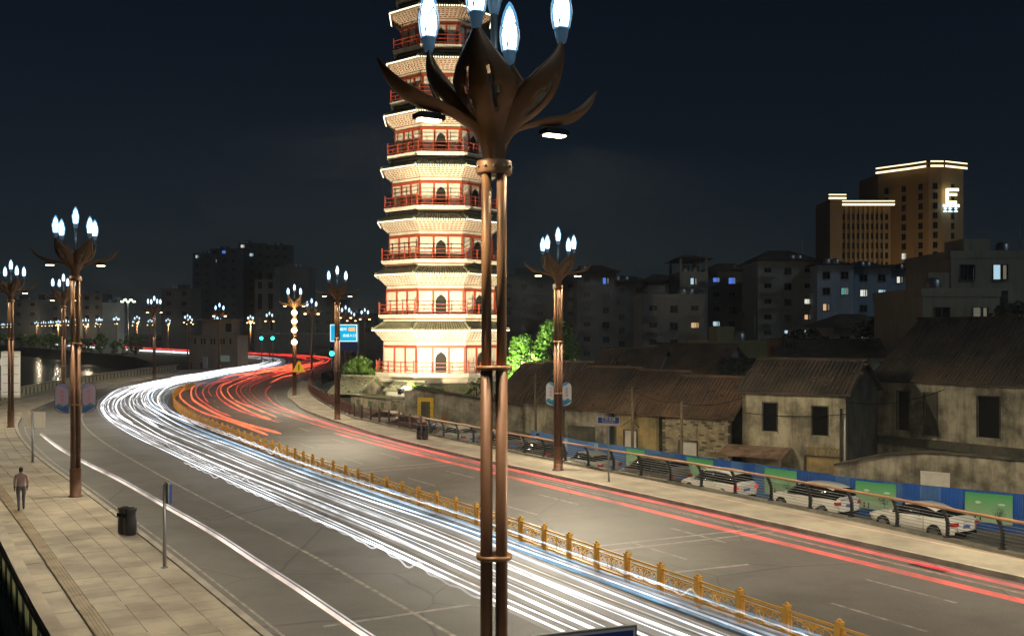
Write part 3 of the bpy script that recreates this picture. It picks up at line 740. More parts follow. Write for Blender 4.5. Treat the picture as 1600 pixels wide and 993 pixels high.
# ================================================================== SIGNS, BINS
def pole_sign(px, py, ztop, label, bw, bh, rz, front, back, pole_r=.05, zpav=.15, text=None, tsize=.2, at=None, lip=False, fth=0.0):
    p = at or GP(px, py, zpav); S = thing('pole_sign', p, label, 'sign', None, rz)
    MB().tube([(0, 0, 0), (0, 0, ztop - .04)], pole_r, 10).build('pole', M['steel'], S)
    MB().lathe([(pole_r * 2.2, 0), (pole_r * 2.2, .02), (pole_r, .05)], 10).build('foot_plate', M['steel'], S)
    b = MB(); b.box((0, -pole_r - .02, ztop - bh / 2), (bw, .03, bh)); bo = b.build('board', back, S)
    f = MB(); f.box((0, -pole_r - .038 - fth / 2, ztop - bh / 2), (bw * .95, .006 + fth, bh * (.90 if not lip else .66))); fo_ = f.build('face', front, bo)
    if lip: fo_.location.z = bh * .14
    if text:
        for k, (t, zz, sz) in enumerate(text): lettering(t, sz, M['white'], bo, (0, -pole_r - .046, ztop + zz))
    return S
s1 = pole_sign(257, 886, 2.55, 'slim pole sign with small blue-edged board at the kerb by the bin', .62, .62, R(118), M['sign_blue'], M['steel'], fth=.07)
pole_sign(51, 722, 2.75, 'back of a white road sign on a thin pole at the left kerb', 1.45, .85, R(165), M['sign_blue'], M['offwhite'], .055)
s3 = pole_sign(17, 655, 5.4, 'tall white signboard on a pole behind the left edge lamp', 1.55, 3.9, R(8), M['white'], M['offwhite'], .09, at=GP(17.5, 648, .15))
for k in range(5):
    t = MB(); t.box((0, -.14, 5.4 - .45 - k * .75), (1.3, .012, .05)); t.build('ruled_line', M['steel'], s3)
pole_sign(951, 752, 3.05, 'small blue street name sign on a thin pole by the railing', 1.05, .42, R(-14), M['sign_blue'], M['offwhite'], .04,
          text=(('\u5de5\u519c\u5317\u8def', -.12, .17), ('GONGNONGBEILU', -.235, .07)), lip=True)
# blue board whose top edge peeps in at the bottom of the view
q = DP(985, 983, 13.5); bs = thing('blue_sign', (q.x - .6, q.y, q.z - 3.2), 'blue road sign with white border cut off by the bottom edge', 'sign', None, R(20))
b = MB(); b.box((0, 0, 2.75), (1.5, .06, .9)); b.build('board', M['steel'], bs)
b = MB(); b.box((0, -.033, 2.75), (1.44, .006, .84)); b.build('border', M['white'], bs)
b = MB(); b.box((0, -.038, 2.75), (1.38, .006, .78)); b.build('face', M['sign_blue'], bs)
b = MB(); b.tube([(0, .06, 0), (0, .06, 3.0)], .045, 8); b.build('pole', M['steel'], bs)
BLUESIGN = bs
# triangular warning sign
p = GP(464, 617, .15) + Vector((.35, -.6, 0)); ws = thing('warning_sign', p, 'yellow triangular warning sign below the amber floodlights', 'sign')
MB().tube([(0, 0, 0), (0, 0, 3.0)], .045, 8).build('pole', M['steel'], ws)
t = MB(); t.poly([(-.75, -.06, 2.6), (.75, -.06, 2.6), (0, -.06, 3.9)]); t.poly([(-.75, -.03, 2.6), (0, -.03, 3.9), (.75, -.03, 2.6)]); t.build('plate', emit('warning_yellow', (.9, .55, .02), .35), ws)
t = MB(); t.box((0, -.068, 3.15), (.12, .01, .55)); t.box((0, -.068, 2.78), (.12, .01, .1)); t.build('symbol', M['black'], ws)

def bin_(p, rz, label):
    B = thing('litter_bin', p, label, 'litter bin', None, rz)
    for s in (-1, 1):
        b = MB(); b.lathe([(.20, 0), (.255, .03), (.275, .2), (.27, .5), (.235, .68), (.235, .80), (.27, .90), (.285, .96), (.25, .99), (.19, .985), (.17, .90)], 18); d = b.build('drum', M['binblack'], B, (s * .185, 0, 0)); d.scale = (.8, .8, .95)
        r_ = MB(); r_.tube([(.27 * math.cos(a * .3927), .27 * math.sin(a * .3927), .975) for a in range(17)], .018, 6, cap=False); r_.build('rim', M['darksteel'], d)
        o_ = MB(); o_.box((0, -.262, .72), (.26, .05, .13)); o_.build('mouth', M['black'], d)
    b = MB(); b.box((0, 0, .47), (.05, .24, .88)); b.build('divider', M['steel'], B)
    return B
bin_(GP(199, 834, .15), R(-37), 'black twin litter bin on the left pavement by the kerb')
bin_(GP(660, 686, .15), R(-15), 'dark twin litter bin where the two right railings meet')

# traffic signals and the big lit direction sign at the junction
def signal(px, py, d, label, horizontal=True):
    q = DP(px, py, d); S = thing('traffic_signal', (q.x, q.y, 0), label, 'traffic light', 'green traffic signals at the junction')
    MB().tube([(0, .3, 0), (0, .3, q.z + .8)], .12, 8).build('pole', M['steel'], S)
    MB().box((0, .12, q.z), (.5, .25, 1.5)).build('housing', M['black'], S)
    MB().lathe([(.40, 0), (.36, .08), (.22, .15), (.001, .18)], 14).build('green_lens', M['greenlight'], S).matrix_local = Matrix.Translation((0, -.05, q.z - .3)) @ Matrix.Rotation(R(90), 4, 'X')
    return S
signal(408.5, 526, 225, 'left green traffic light of the pair by the tan block house')
signal(426, 526, 225, 'right green traffic light of the pair by the tan block house')
signal(518.5, 549, 160, 'low green traffic light beside the bright blue direction sign')
q = DP(537, 520, 170); sg = thing('direction_sign', (q.x, q.y, 0), 'glowing blue overhead direction sign left of the pagoda', 'sign')
MB().tube([(2.35, .4, 0), (2.35, .4, q.z + 1.6)], .16, 8).build('pole', M['steel'], sg)
MB().box((0, 0, q.z), (4.5, .12, 2.85)).build('border', glow('lit_white', (.8, 1, 1), 1.2), sg)
MB().box((0, -.075, q.z), (4.2, .03, 2.55)).build('face', glow('lit_cyan', (.0, .50, .86), .95), sg)
lw = glow('lit_letter', (.9, 1, 1), 1.6); lo_ = glow('lit_orange', (1, .55, .2), 1.1)
lettering('\u7aef\u5dde', .62, lw, sg, (-.1, -.1, q.z + .6)); MB().box((1.35, -.1, q.z + .62), (1.1, .02, .62)).build('brown_panel', lo_, sg)
lettering('\u9ad8\u901f\u5165\u53e3', .55, lw, sg, (.95, -.1, q.z - .45)); lettering('\u2190', .7, lw, sg, (-1.2, -.1, q.z - .4)); 
MB().box((.1, .05, q.z - 2.2), (4.4, .1, 1.4)).build('lower_board', M['sign_blue'], sg)
MB().beam((-14, .4, q.z - .1), (2.35, .4, q.z - .1), .14, .14).build('gantry_arm', M['steel'], sg)
# ================================================================== THE PAGODA
PD = Vector((-7.75, 111.6, 0)); PROT = math.atan2(7.75, 111.6)
pag = thing('pagoda', (PD.x, PD.y, -2.3), 'floodlit octagonal brick pagoda with red railings and tiled eaves', 'pagoda', None, PROT)
ZB = [2.96, 9.0, 14.7, 20.25, 25.85, 31.55, 37.1, 42.5, 47.8, 53.0]
T8 = math.tan(math.pi / 8); C8 = math.cos(math.pi / 8)
def octring(a, z): return [(a / C8 * math.cos(math.pi / 8 + k * math.pi / 4), a / C8 * math.sin(math.pi / 8 + k * math.pi / 4), z) for k in range(8)]
def octlathe(mb, prof, ms):
    mb.lathe([(a / C8, z) for a, z in prof], 8, (0, 0, 0), 0, False, math.pi / 8, ms)
def face_frame(k, a):
    """centre, tangent, normal of face k at apothem a (k=6 faces the camera)"""
    an = k * math.pi / 4; n = Vector((math.cos(an), math.sin(an), 0)); t = Vector((-n.y, n.x, 0)); return n * a, t, n, an
def tile_roof(a0, z0, a1, z1, sag, per_face, name_parent, lights=True, rib=.085):
    """tiled skirt from eave (a0,z0) up to (a1,z1)"""
    rf = MB(); n = 4
    prof = []
    for i in range(n + 1):
        t = i / n; prof.append((a0 + (a1 - a0) * t, z0 + (z1 - z0) * t - sag * math.sin(math.pi * t)))
    octlathe(rf, [(a0 - .02, z0 - .14)] + prof, [0] * (n + 1))
    # corners flick up a little
    roof = rf.build('eave_roof', M['tile_dark'], name_parent)
    rb = MB()
    for k in range(8):
        c0, t, nn, an = face_frame(k, 1.0)
        for q in range(per_face):
            s = (q + .5) / per_face * 2 - 1
            pts = [nn * a + t * (s * a * T8 * (1 if 1 else 1)) + Vector((0, 0, z + .03)) for a, z in prof]
            rb.tube(pts, rib, 5, 0, True, True)
    tag(rb.build('tile_rolls', M['tile_ridge'], roof), kind='stuff')
    for k in range(8):
        hp = MB(); an = math.pi / 8 + k * math.pi / 4
        pts = [Vector((a / C8 * math.cos(an), a / C8 * math.sin(an), z + .08)) for a, z in prof]; e = pts[0] + (pts[0] - pts[1]) * .08 + Vector((0, 0, .22))
        hp.tube([e] + pts, [.07, .12, .12, .12, .12, .12], 6, 0)
        hp.build('hip_ridge', M['tile_ridge'], roof)
    return roof
colm_cache = {}
def column(h, w):
    key = (round(h, 2), w)
    if key not in colm_cache: colm_cache[key] = MB().box((0, 0, h / 2), (.12, w, h)).mesh('column', M['redwood'])
    return colm_cache[key]
for i in range(9):
    z0 = ZB[i]; H = ZB[i + 1] - z0; a = 6.0 - .30 * i; an_ = a - .30; o = Vector((0, 0, z0 + 2.3))
    b = MB(); z = lambda f: f * H
    # body, frieze, corbelled courses stepping out to the eave
    prof = [(a, 0), (a, z(.47)), (a + .05, z(.47)), (a + .05, z(.53))]; ms = [0, 0, 0]
    steps = 6; top = z(.705)
    for s in range(steps):
        aa = a + .10 + s * .155; zz = z(.53) + (top - z(.53)) * s / steps; zn = z(.53) + (top - z(.53)) * (s + 1) / steps; hm = zz + (zn - zz) * .42
        prof += [(aa - .07, zz), (aa - .07, hm), (aa + .04, hm), (aa + .04, zn)]; ms += [1, 1, 1, 0]
    prof += [(a + 1.06, top), (a + 1.06, z(.745)), (a + .9, z(.745))]; ms += [1, 0, 0]
    prof += [(an_ + .22, z(.86)), (an_ + .22, z(.885)), (an_ + .36, z(.885)), (an_ + .36, z(.91)), (an_ + .50, z(.91)), (an_ + .50, z(.935)), (an_ + .70, z(.935)), (an_ + .88, z(.955)), (an_ + .92, z(.985)), (an_ + .92, H), (an_ - .05, H)]
    ms += [0, 1, 0, 0, 1, 1, 0, 0, 0, 0, 0]
    octlathe(b, prof, ms)
    st = b.build('storey', [M['plaster'], M['course']], pag, o)
    # dentils under the corbel courses
    dn = MB()
    for k in range(8):
        c, t, n, an = face_frame(k, 1.0)
        for s in range(1, steps, 1):
            aa = a + .10 + s * .155 - .04; zz = z(.53) + (top - z(.53)) * (s + .21) / steps; hw = aa * T8; cnt = int(2 * hw / .42)
            for q in range(cnt):
                p = n * aa + t * (-hw + (q + .5) * 2 * hw / cnt); dn.box((p.x, p.y, zz), (.13, .15, H * .010), an)
    tag(dn.build('dentil_courses', M['plaster'], st), kind='stuff')
    # red timber frame
    fr = MB()
    for k in range(8):
        c, t, n, an = face_frame(k, a + .05); L = 2 * (a + .05) * T8
        lb = MB(); lb.box((0, 0, z(.445)), (.13, L, z(.05))); ob('lintel', lb.mesh('lintel', M['redwood']), st, c, an)
        for s, w in ((-.5, .26), (-.165, .20), (.165, .20), (.5, .26)):
            if s == -.5: continue
            p = c + t * (s * L * (.985 if s == .5 else 1)); ob('column', column(z(.42), w), st, (p.x, p.y, 0), an)
        if k in (6, 7, 2, 4, 0):
            nm = MB(); w_ = L * .115; pts = [(-w_, .05), (w_, .05), (w_, z(.25)), (w_ * .7, z(.31)), (0, z(.36)), (-w_ * .7, z(.31)), (-w_, z(.25))]
            nm.v = [(.06, y, zz) for y, zz in pts] + [(.0, y, zz) for y, zz in pts]; m_ = len(pts); nm.face(range(m_))
            for q in range(m_): nm.face((q, m_ + q, m_ + (q + 1) % m_, (q + 1) % m_))
            c2, _, _, _ = face_frame(k, a); ob('arched_niche', nm.mesh('arched_niche', M['niche']), st, c2, an)
        # railing of this face on the balcony edge
        ar = a + .80 if i == 0 else a + .82; Lr = 2 * ar * T8; rl = MB()
        for zz in (.22, .62, 1.02): rl.box((0, 0, zz), (.05, Lr, .055))
        for s in (-.5, -.17, .17, .5): rl.box((0, s * Lr, .55 if abs(s) < .5 else .66), (.08, .08, 1.1 if abs(s) < .5 else 1.32))
        for s in (-.335, .335): rl.box((0, s * Lr, .40), (.05, .05, .4))
        cr, _, _, _ = face_frame(k, ar); ob('railing', rl.mesh('railing', M['rail_red']), st, cr, an)
    # inner lattice shadows: slim red table-like braces behind the rail
    rf = tile_roof(a + 1.22, z(.735), an_ + .20, z(.875), .06, 22 - i, st, True, .075)
    # dotted lamps along the eave
    dl = MB()
    for k in range(8):
        c, t, n, an = face_frame(k, a + 1.26); hw = (a + 1.26) * T8; cnt = 24 - i
        for q in range(cnt):
            p = c + t * (-hw + (q + .5) * 2 * hw / cnt); dl.box((p.x, p.y, z(.728)), (.10, .10, .11), an)
    tag(dl.build('eave_lamps', M['led'], st, ), kind='stuff')
# base: corbel, skirt roof and plinth wall below the first balcony
b = MB(); octlathe(b, [(6.4, -2.3), (6.4, 1.75), (6.5, 1.75), (6.5, 1.95), (6.6, 1.95), (6.6, 2.15), (6.72, 2.15), (6.72, 2.35), (6.85, 2.45), (6.92, 2.6), (6.92, 2.95), (5.0, 2.96)], [0, 1, 0, 1, 0, 1, 0, 0, 0, 0, 0])
bs_ = b.build('plinth', [M['plaster'], M['course']], pag, (0, 0, 2.3))
tile_roof(9.7, .15, 6.5, 1.85, .12, 26, bs_, False, .10)
b = MB(); octlathe(b, [(9.0, -2.3), (9.0, .2), (8.6, .2)], [0, 0]); b.build('gallery_wall', M['oldplaster'], bs_)
# finial
b = MB(); b.lathe([(3.2, 53.0), (1.2, 54.2), (.5, 55.0), (.7, 55.6), (.3, 56.2), (.5, 56.8), (.1, 58.5)], 8, rot=math.pi / 8); b.build('finial', M['tile_dark'], pag, (0, 0, 2.3))
# floodlights standing in the court round the tower: each a small lamp thing
def flood(p, target, power, label, size=75, colr=(1.0, .83, .56), rad=.25):
    T = thing('floodlight', p, label, 'floodlight', 'floodlights aimed at the pagoda')
    MB().box((0, 0, .15), (.3, .3, .3)).build('mount', M['darksteel'], T)
    MB().lathe([(.05, .3), (.22, .35), (.24, .5), (.2, .5), (.18, .44)], 10).build('housing', M['darksteel'], T)
    ld_ = bpy.data.lights.new('flood_light', 'SPOT'); ld_.energy = power; ld_.color = colr; ld_.spot_size = R(size); ld_.spot_blend = .7; ld_.shadow_soft_size = rad
    lo = ob('flood_light', ld_, T, (0, 0, .7)); d = Vector(target) - (Vector(p) + Vector((0, 0, .7)))
    lo.rotation_euler = d.to_track_quat('-Z', 'Y').to_euler(); return T
PC = PD
FLOOD = 0.95
flood((-9.5, 86.5, 1.9), (PC.x, PC.y, 17), 62000 * FLOOD, 'floodlight on the court wall straight before the pagoda', 85)
flood((-14.1, 102.6, -.4), (PC.x - 1, PC.y, 18), 15000 * FLOOD, 'floodlight left of the pagoda behind the small gatehouse', 85)
flood((1.8, 96, 1.5), (PC.x, PC.y, 13), 26000 * FLOOD, 'floodlight behind the court wall at the right of the pagoda', 95)
flood((-9.5, 88.5, 1.9), (PC.x, PC.y, 45), 60000 * FLOOD, 'narrow floodlight on the court wall aimed up the tower', 40)
flood((-.9, 90.2, 2.0), (3.6, 98, 5.6), 15000, 'small floodlight at the court corner aimed at the green trees', 80, (.95, 1.0, .72))
# ================================================================== BLUE HOARDING
HP = [V2(*p) for p in ((26.5, 42.2), (23.2, 46.4), (21.25, 47.9), (17.3, 51.4), (15.2, 54.8), (11.7, 59.5), (8.3, 64.3), (4.6, 68.8), (1.15, 76.3))]
HZT = -.2
hoard = thing('site_hoarding', HP[0], 'blue corrugated metal hoarding behind the row of parked cars', 'hoarding')
hs = spaced(resample(HP, 200), .9)
def corr(w, h, n=6):
    mb = MB(); prev = None; pts = []
    for k in range(n):
        x0 = -w / 2 + w * k / n; d = w / n
        pts += [(x0, 0), (x0 + d * .35, 0), (x0 + d * .45, -.03), (x0 + d * .9, -.03)]
    pts.append((w / 2, 0))
    for (a, b), (c, e) in zip(pts, pts[1:]): mb.poly([(a, b, 0), (c, e, 0), (c, e, h), (a, b, h)])
    mb.box((0, .03, h - .05), (w, .05, .06)); mb.box((0, .03, .1), (w, .05, .06))
    return mb
cm = [corr(.89, 1.9).mesh('hoarding_sheet', M[k]) for k in ('blue', 'blue', 'blue2')]
rng = random.Random(11)
for i in range(len(hs) - 1):
    (p, t), (q, _) = hs[i], hs[i + 1]; d = q - p; zb = HZT - 1.85
    faded = i > 28 or rng.random() < .12
    ob('hoarding_sheet', cm[2 if faded else 0], hoard, Vector(((p + q) / 2)) - HP[0] + Vector((0, 0, zb - (0 if p.y < 62 else -(p.y - 62) * .008))), math.atan2(d.y, d.x) + math.pi)
# printed posters on it
gtop, gmid = mat('poster_green', (.10, .36, .14), .5, c2=(.14, .40, .18), scale=.5), mat('poster_pale_green', (.30, .46, .30), .5)
tree_ink = mat('poster_tree', (.06, .14, .08), .6); ink = mat('poster_figure', (.01, .03, .015), .6); cloud = mat('poster_cloud', (.50, .62, .50), .6)
def grad_poster(name):
    m = bpy.data.materials.new(name); m.use_nodes = True; N = m.node_tree.nodes; L = m.node_tree.links
    tc = N.new('ShaderNodeTexCoord'); sx = N.new('ShaderNodeSeparateXYZ'); rp = N.new('ShaderNodeValToRGB')
    rp.color_ramp.elements[0].position = .15; rp.color_ramp.elements[0].color = (.30, .42, .27, 1); rp.color_ramp.elements[1].position = 1; rp.color_ramp.elements[1].color = (.05, .33, .11, 1)
    L.new(tc.outputs['Generated'], sx.inputs[0]); L.new(sx.outputs['Z'], rp.inputs[0]); L.new(rp.outputs[0], N['Principled BSDF'].inputs['Base Color']); N['Principled BSDF'].inputs['Roughness'].default_value = .5
    return m
gp_ = grad_poster('poster_print')
def along(px):   # hoarding point seen at photo column px
    best = min(resample(HP, 400), key=lambda p: abs(800 + 1600 * p.x / p.y - px)); return best
def poster(px0, px1, label, tree=True):
    a, b = along(px0), along(px1); c = (a + b) / 2; d = b - a; w = d.length; rz = math.atan2(d.y, d.x); zt = HZT - .06 + max(0, (c.y - 62) * .008); h = min(1.45, w * .66)
    n = Vector((d.y, -d.x, 0)).normalized()
    B = thing('wall_poster', Vector((c.x, c.y, zt - h)) + n * .06, label, 'poster', 'green posters on the blue hoarding', rz)
    m = MB(); m.box((0, 0, h / 2), (w, .012, h)); bd = m.build('sheet', gp_, B)
    y = -.009
    def disc(cx, cz, rx, rz_, mt, name):
        mm = MB(); k = 12; mm.poly([(cx + rx * math.cos(q * 2 * math.pi / k) * random.uniform(.8, 1.1), y, cz + rz_ * math.sin(q * 2 * math.pi / k) * random.uniform(.8, 1.1)) for q in range(k)]); mm.build(name, mt, bd)
    disc(-w * .22, h * .68, w * .07, h * .05, cloud, 'printed_cloud'); disc(w * .28, h * .66, w * .09, h * .04, cloud, 'printed_cloud')
    if tree:
        k = MB()
        for q in range(26):
            an = rng.uniform(.15, math.pi - .15); rr = rng.uniform(.3, 1) * h * .22; e = Vector((w * .22 + math.cos(an) * rr * 1.15, y, h * .26 + math.sin(an) * rr + h * .06)); k.beam((w * .22, y, h * .2), e, .016, .004, up=(0, 1, 0))
        for q in range(40):
            an = rng.uniform(0, math.pi * 2); rr = math.sqrt(rng.random()) * h * .21; k.box((w * .22 + math.cos(an) * rr * 1.15, y, h * .38 + math.sin(an) * rr * .8), (.035, .002, .035))
        k.beam((w * .22, y, h * .04), (w * .22, y, h * .3), .035, .004, up=(0, 1, 0)); tag(k.build('printed_tree', tree_ink, bd), kind='stuff')
    for s in (-.28, -.17):
        f = MB(); x = w * s; f.box((x, y, h * .16), (.07, .004, h * .13)); f.lathe([(.001, -.03), (.035, 0), (.001, .035)], 8, (x, y, h * .255)); f.beam((x, y, h * .1), (x - .05, y, h * .02), .03, .004, up=(0, 1, 0)); f.beam((x, y, h * .1), (x + .05, y, h * .02), .03, .004, up=(0, 1, 0)); f.build('printed_figure', ink, bd)
    return B
poster(1510, 1584, 'green poster with tree and two figures near the right edge of the hoarding')
poster(1339, 1401, 'green poster with tree above the sedan nearest the right edge')
poster(1197, 1246, 'green poster between the two white cars before the stained house')
poster(1073, 1115, 'green poster above the white hatchback with glowing tail lamp', False)
poster(979, 1009, 'small green poster just right of the blue street name sign', False)
# blue and white poster with red marks, and the black notice
a, b = along(883), along(935); c = (a + b) / 2; d = b - a; n = Vector((d.y, -d.x, 0)).normalized()
B = thing('wall_poster', Vector((c.x, c.y, HZT - 1.3)) + n * .06, 'pale blue poster with red marks behind the bannered lamp', 'poster', None, math.atan2(d.y, d.x))
MB().box((0, 0, .68), (d.length, .012, 1.3)).build('sheet', mat('poster_blue', (.30, .42, .46), .5, c2=(.03, .22, .34), scale=.5), B)
for s in (.05, .42): MB().box((s, -.009, .55), (.2, .004, .38)).build('printed_mark', mat('poster_red', (.55, .10, .05), .6), B)
a = along(841); d = HP[-2] - HP[-1]; rz = math.atan2(d.y, d.x); n = Vector((d.y, -d.x, 0)).normalized()
B = thing('wall_notice', Vector((a.x, a.y, -.95)) + n * .06, 'small black notice with white lettering at the far end of the hoarding', 'notice', None, rz)
MB().box((0, 0, .36), (.55, .015, .72)).build('sheet', M['black'], B)
lettering('\u65bd\u5de5\u73b0\u573a', .14, M['white'], B, (0, -.012, .5)); lettering('\u51fa\u5165\u53e3', .15, M['white'], B, (0, -.012, .22))

# ================================================================== PARKED CARS
CARDIR = math.atan2(.86, -.51)
def car_meshes(kind):
    """x forward; stations of half widths and heights"""
    if kind == 'sedan':
        st = [(-2.28, .60, .50, .86, .86, .62), (-2.2, .80, .36, .98, .98, .70), (-1.75, .89, .30, 1.03, 1.05, .70), (-1.25, .90, .28, 1.02, 1.30, .60), (-.75, .91, .28, .99, 1.44, .58), (-.1, .91, .28, .97, 1.47, .59), (.45, .91, .28, .95, 1.40, .60), (.95, .90, .28, .93, 1.12, .66), (1.2, .90, .28, .93, .97, .70), (1.75, .88, .30, .86, .90, .66), (2.18, .78, .34, .74, .78, .58), (2.32, .55, .42, .62, .64, .42)]
        gl = (2, 8); wb = (-1.33, 1.38); wr = .33
    elif kind == 'suv':
        st = [(-2.22, .70, .50, .95, 1.0, .62), (-2.12, .84, .38, 1.05, 1.18, .66), (-1.85, .91, .33, 1.08, 1.55, .64), (-1.3, .93, .32, 1.07, 1.66, .66), (-.6, .93, .32, 1.05, 1.69, .67), (.1, .93, .32, 1.03, 1.66, .67), (.6, .92, .32, 1.01, 1.50, .66), (1.05, .92, .32, 1.0, 1.16, .70), (1.25, .91, .32, .99, 1.05, .72), (1.75, .88, .33, .94, .99, .68), (2.12, .80, .36, .82, .86, .6), (2.24, .6, .45, .70, .72, .45)]
        gl = (1, 8); wb = (-1.32, 1.34); wr = .36
    else:  # van
        st = [(-2.4, .75, .48, 1.0, 1.1, .66), (-2.32, .88, .38, 1.1, 1.45, .70), (-2.1, .92, .34, 1.1, 1.72, .72), (-1.4, .93, .32, 1.08, 1.80, .74), (-.4, .93, .32, 1.06, 1.82, .74), (.4, .93, .32, 1.05, 1.79, .73), (.95, .93, .32, 1.03, 1.55, .72), (1.5, .92, .32, 1.02, 1.18, .74), (1.7, .91, .33, 1.0, 1.08, .74), (2.1, .88, .34, .92, .98, .68), (2.4, .76, .38, .80, .84, .58), (2.48, .55, .48, .70, .72, .42)]
        gl = (1, 7); wb = (-1.45, 1.5); wr = .35
    body = MB(); n = len(st); K = 9
    for x, hw, zb, zw, zr, rw in st:
        sh = hw * .985
        ring = [(hw * .86, zb), (hw * .99, zb + .14), (hw, (zb + zw) * .5), (sh * .97, zw), (rw + (sh - rw) * .18 if zr - zw > .12 else sh * .9, zr - .06 if zr - zw > .12 else zw + (zr - zw) * .5), (rw * .86, zr), (0, zr + .025)]
        pts = [(x, y, z) for y, z in ring]; pts += [(x, -y, z) for y, z in reversed(ring[:-1])]
        body.v += pts
    k = 13
    for i in range(n - 1):
        for j in range(k - 1):
            glass = (j in (3, 8)) and gl[0] <= i < gl[1] and st[i][4] - st[i][3] > .02 and max(st[i][4] - st[i][3], st[i + 1][4] - st[i + 1][3]) > .2
            pil = glass and i in (gl[0] + 2,) and False
            top = j in (4, 5, 6, 7)
            slope = abs(st[i + 1][4] - st[i][4]) / (st[i + 1][0] - st[i][0])
            wind = top and slope > .38 and gl[0] <= i < gl[1] + 0
            body.face((i * k + j, i * k + j + 1, (i + 1) * k + j + 1, (i + 1) * k + j), 1 if (glass or wind) else 0, True)
    body.face(list(range(k)), 0); body.face([(n - 1) * k + j for j in reversed(range(k))], 0)
    pil = MB()
    for x in (wb[0] + .75, wb[0] + 1.75):
        i = max(q for q in range(n) if st[q][0] <= x); s = st[i]
        for sg in (-1, 1): pil.beam((x, sg * (s[1] * .975), s[3] - .02), (x, sg * (s[5] + (s[1] - s[5]) * .19), s[4] - .07), .10, .03, up=(1, 0, 0))
    return body, pil, wb, wr, st
_wheel = {}
def wheel_mesh(r):
    if r not in _wheel:
        ty = MB(); ty.lathe([(r * .62, -.10), (r * .93, -.11), (r, -.07), (r, .07), (r * .93, .11), (r * .62, .10)], 20); rim = MB(); rim.lathe([(.04, .10), (r * .2, .095), (r * .22, .06), (r * .60, .05), (r * .62, .105), (r * .66, .10)], 16)
        for q in range(5):
            a = q * 1.2566; rim.beam((.04 * math.cos(a), .04 * math.sin(a), .085), (r * .62 * math.cos(a), r * .62 * math.sin(a), .085), .06, .03)
        _wheel[r] = (ty.mesh('tyre', M['tyre']), rim.mesh('rim', M['rim']))
    return _wheel[r]
_cars = {}
def car(p, kind, paint, label, rz=CARDIR, lit=False):
    key = kind
    if key not in _cars: _cars[key] = car_meshes(kind)
    body, pil, wb, wr, st = _cars[key]
    Cc = thing('parked_car', p, label, 'car', 'cars parked along the side lane', rz)
    bo = body.build('body', [M[paint], M['carglass']], Cc); pil.build('pillar', M['black'], bo)
    ty, rim = wheel_mesh(wr)
    for x in wb:
        for s in (-1, 1):
            am = MB(); am.lathe([(wr * 1.16, 0), (wr * 1.16, .02), (.02, .021)], 20)
            a_ = am.build('wheel_arch', M['black'], Cc, (x, s * .905, wr * 1.02)); a_.rotation_euler = (R(-90 * s), 0, 0)
            w = ob('wheel', ty, Cc, (x, s * .85, wr)); w.rotation_euler = (R(-90 * s), 0, 0); ob('rim', rim, w)
    zt = st[1][3]
    for s in (-1, 1):
        t = MB(); t.box((st[1][0] + .02, s * .70, zt - .16), (.24, .30, .15), R(-14 * s)); t.build('tail_lamp', M['tail'] if not lit else emit('tail_lit', (.9, .03, .03), .8), Cc)
        h = MB(); h.box((st[-2][0] - .02, s * .62, st[-2][3] - .10), (.2, .30, .12), R(-20 * s)); h.build('headlamp', M['white'], Cc)
        m = MB(); m.box((st[8][0] - .25, s * 1.0, st[8][3] + .06), (.12, .2, .14)); m.build('wing_mirror', M[paint], Cc)
        dl = MB(); dl.box((wb[0] + .55, s * .915, .68), (.012, .012, .62)); dl.build('door_seam', M['black'], Cc)
        hd = MB(); hd.box((wb[0] + .75, s * .925, .84), (.2, .025, .03)); hd.box((wb[0] + 1.75, s * .925, .83), (.2, .025, .03)); hd.build('door_handle', M['rim'], Cc)
    pl = MB(); pl.box((st[0][0] - .01, 0, zt - .28), (.03, .44, .14)); pl.build('number_plate', M['plate'], Cc)
    bp = MB(); bp.box((st[1][0] - .02, 0, .42), (.14, 1.4, .12)); bp.build('bumper_insert', M['black'], Cc)
    return Cc
def carp(px, py):
    z = -1.95
    for _ in range(6):
        q = GP(px, py, z); z = lotz(q.y)
    return GP(px, py, z)
car(carp(1440, 833), 'sedan', 'carwhite', 'white sedan with red tail lamps nearest the right edge')
car(carp(1272, 803), 'suv', 'carwhite', 'white hatchback parked second from the right edge')
car(carp(1122, 778), 'suv', 'carwhite', 'white hatchback with a glowing tail lamp before a green poster', lit=True)
car(carp(1022, 760), 'van', 'cargrey', 'dark grey van parked just right of the street name sign')
car(carp(921, 740), 'sedan', 'carsilver', 'silver sedan parked between bannered lamp and street name sign')
car(carp(842, 722), 'sedan', 'cardark', 'dark sedan parked left of the bannered lamp')
car(carp(777, 708), 'suv', 'cargrey', 'grey car half hidden behind the foreground lamp post')
car(carp(716, 695), 'sedan', 'carsilver', 'silver car parked before the wall with arched brick patch')
car(carp(602, 668), 'sedan', 'carsilver', 'silver car parked below the small green windows', R(150))
car(carp(640, 676), 'sedan', 'cardark', 'dark car parked left of the yellow doorway', R(145))

# orange and white traffic barrel by the van
q = carp(979, 752); cb = thing('traffic_barrel', q, 'small orange and white traffic barrel by the grey van', 'barrel')
for k in range(4): MB().lathe([(.24 - k * .015, k * .22), (.23 - k * .015, k * .22 + .2)], 12).build('band', M['orange'] if k % 2 == 0 else M['white'], cb)

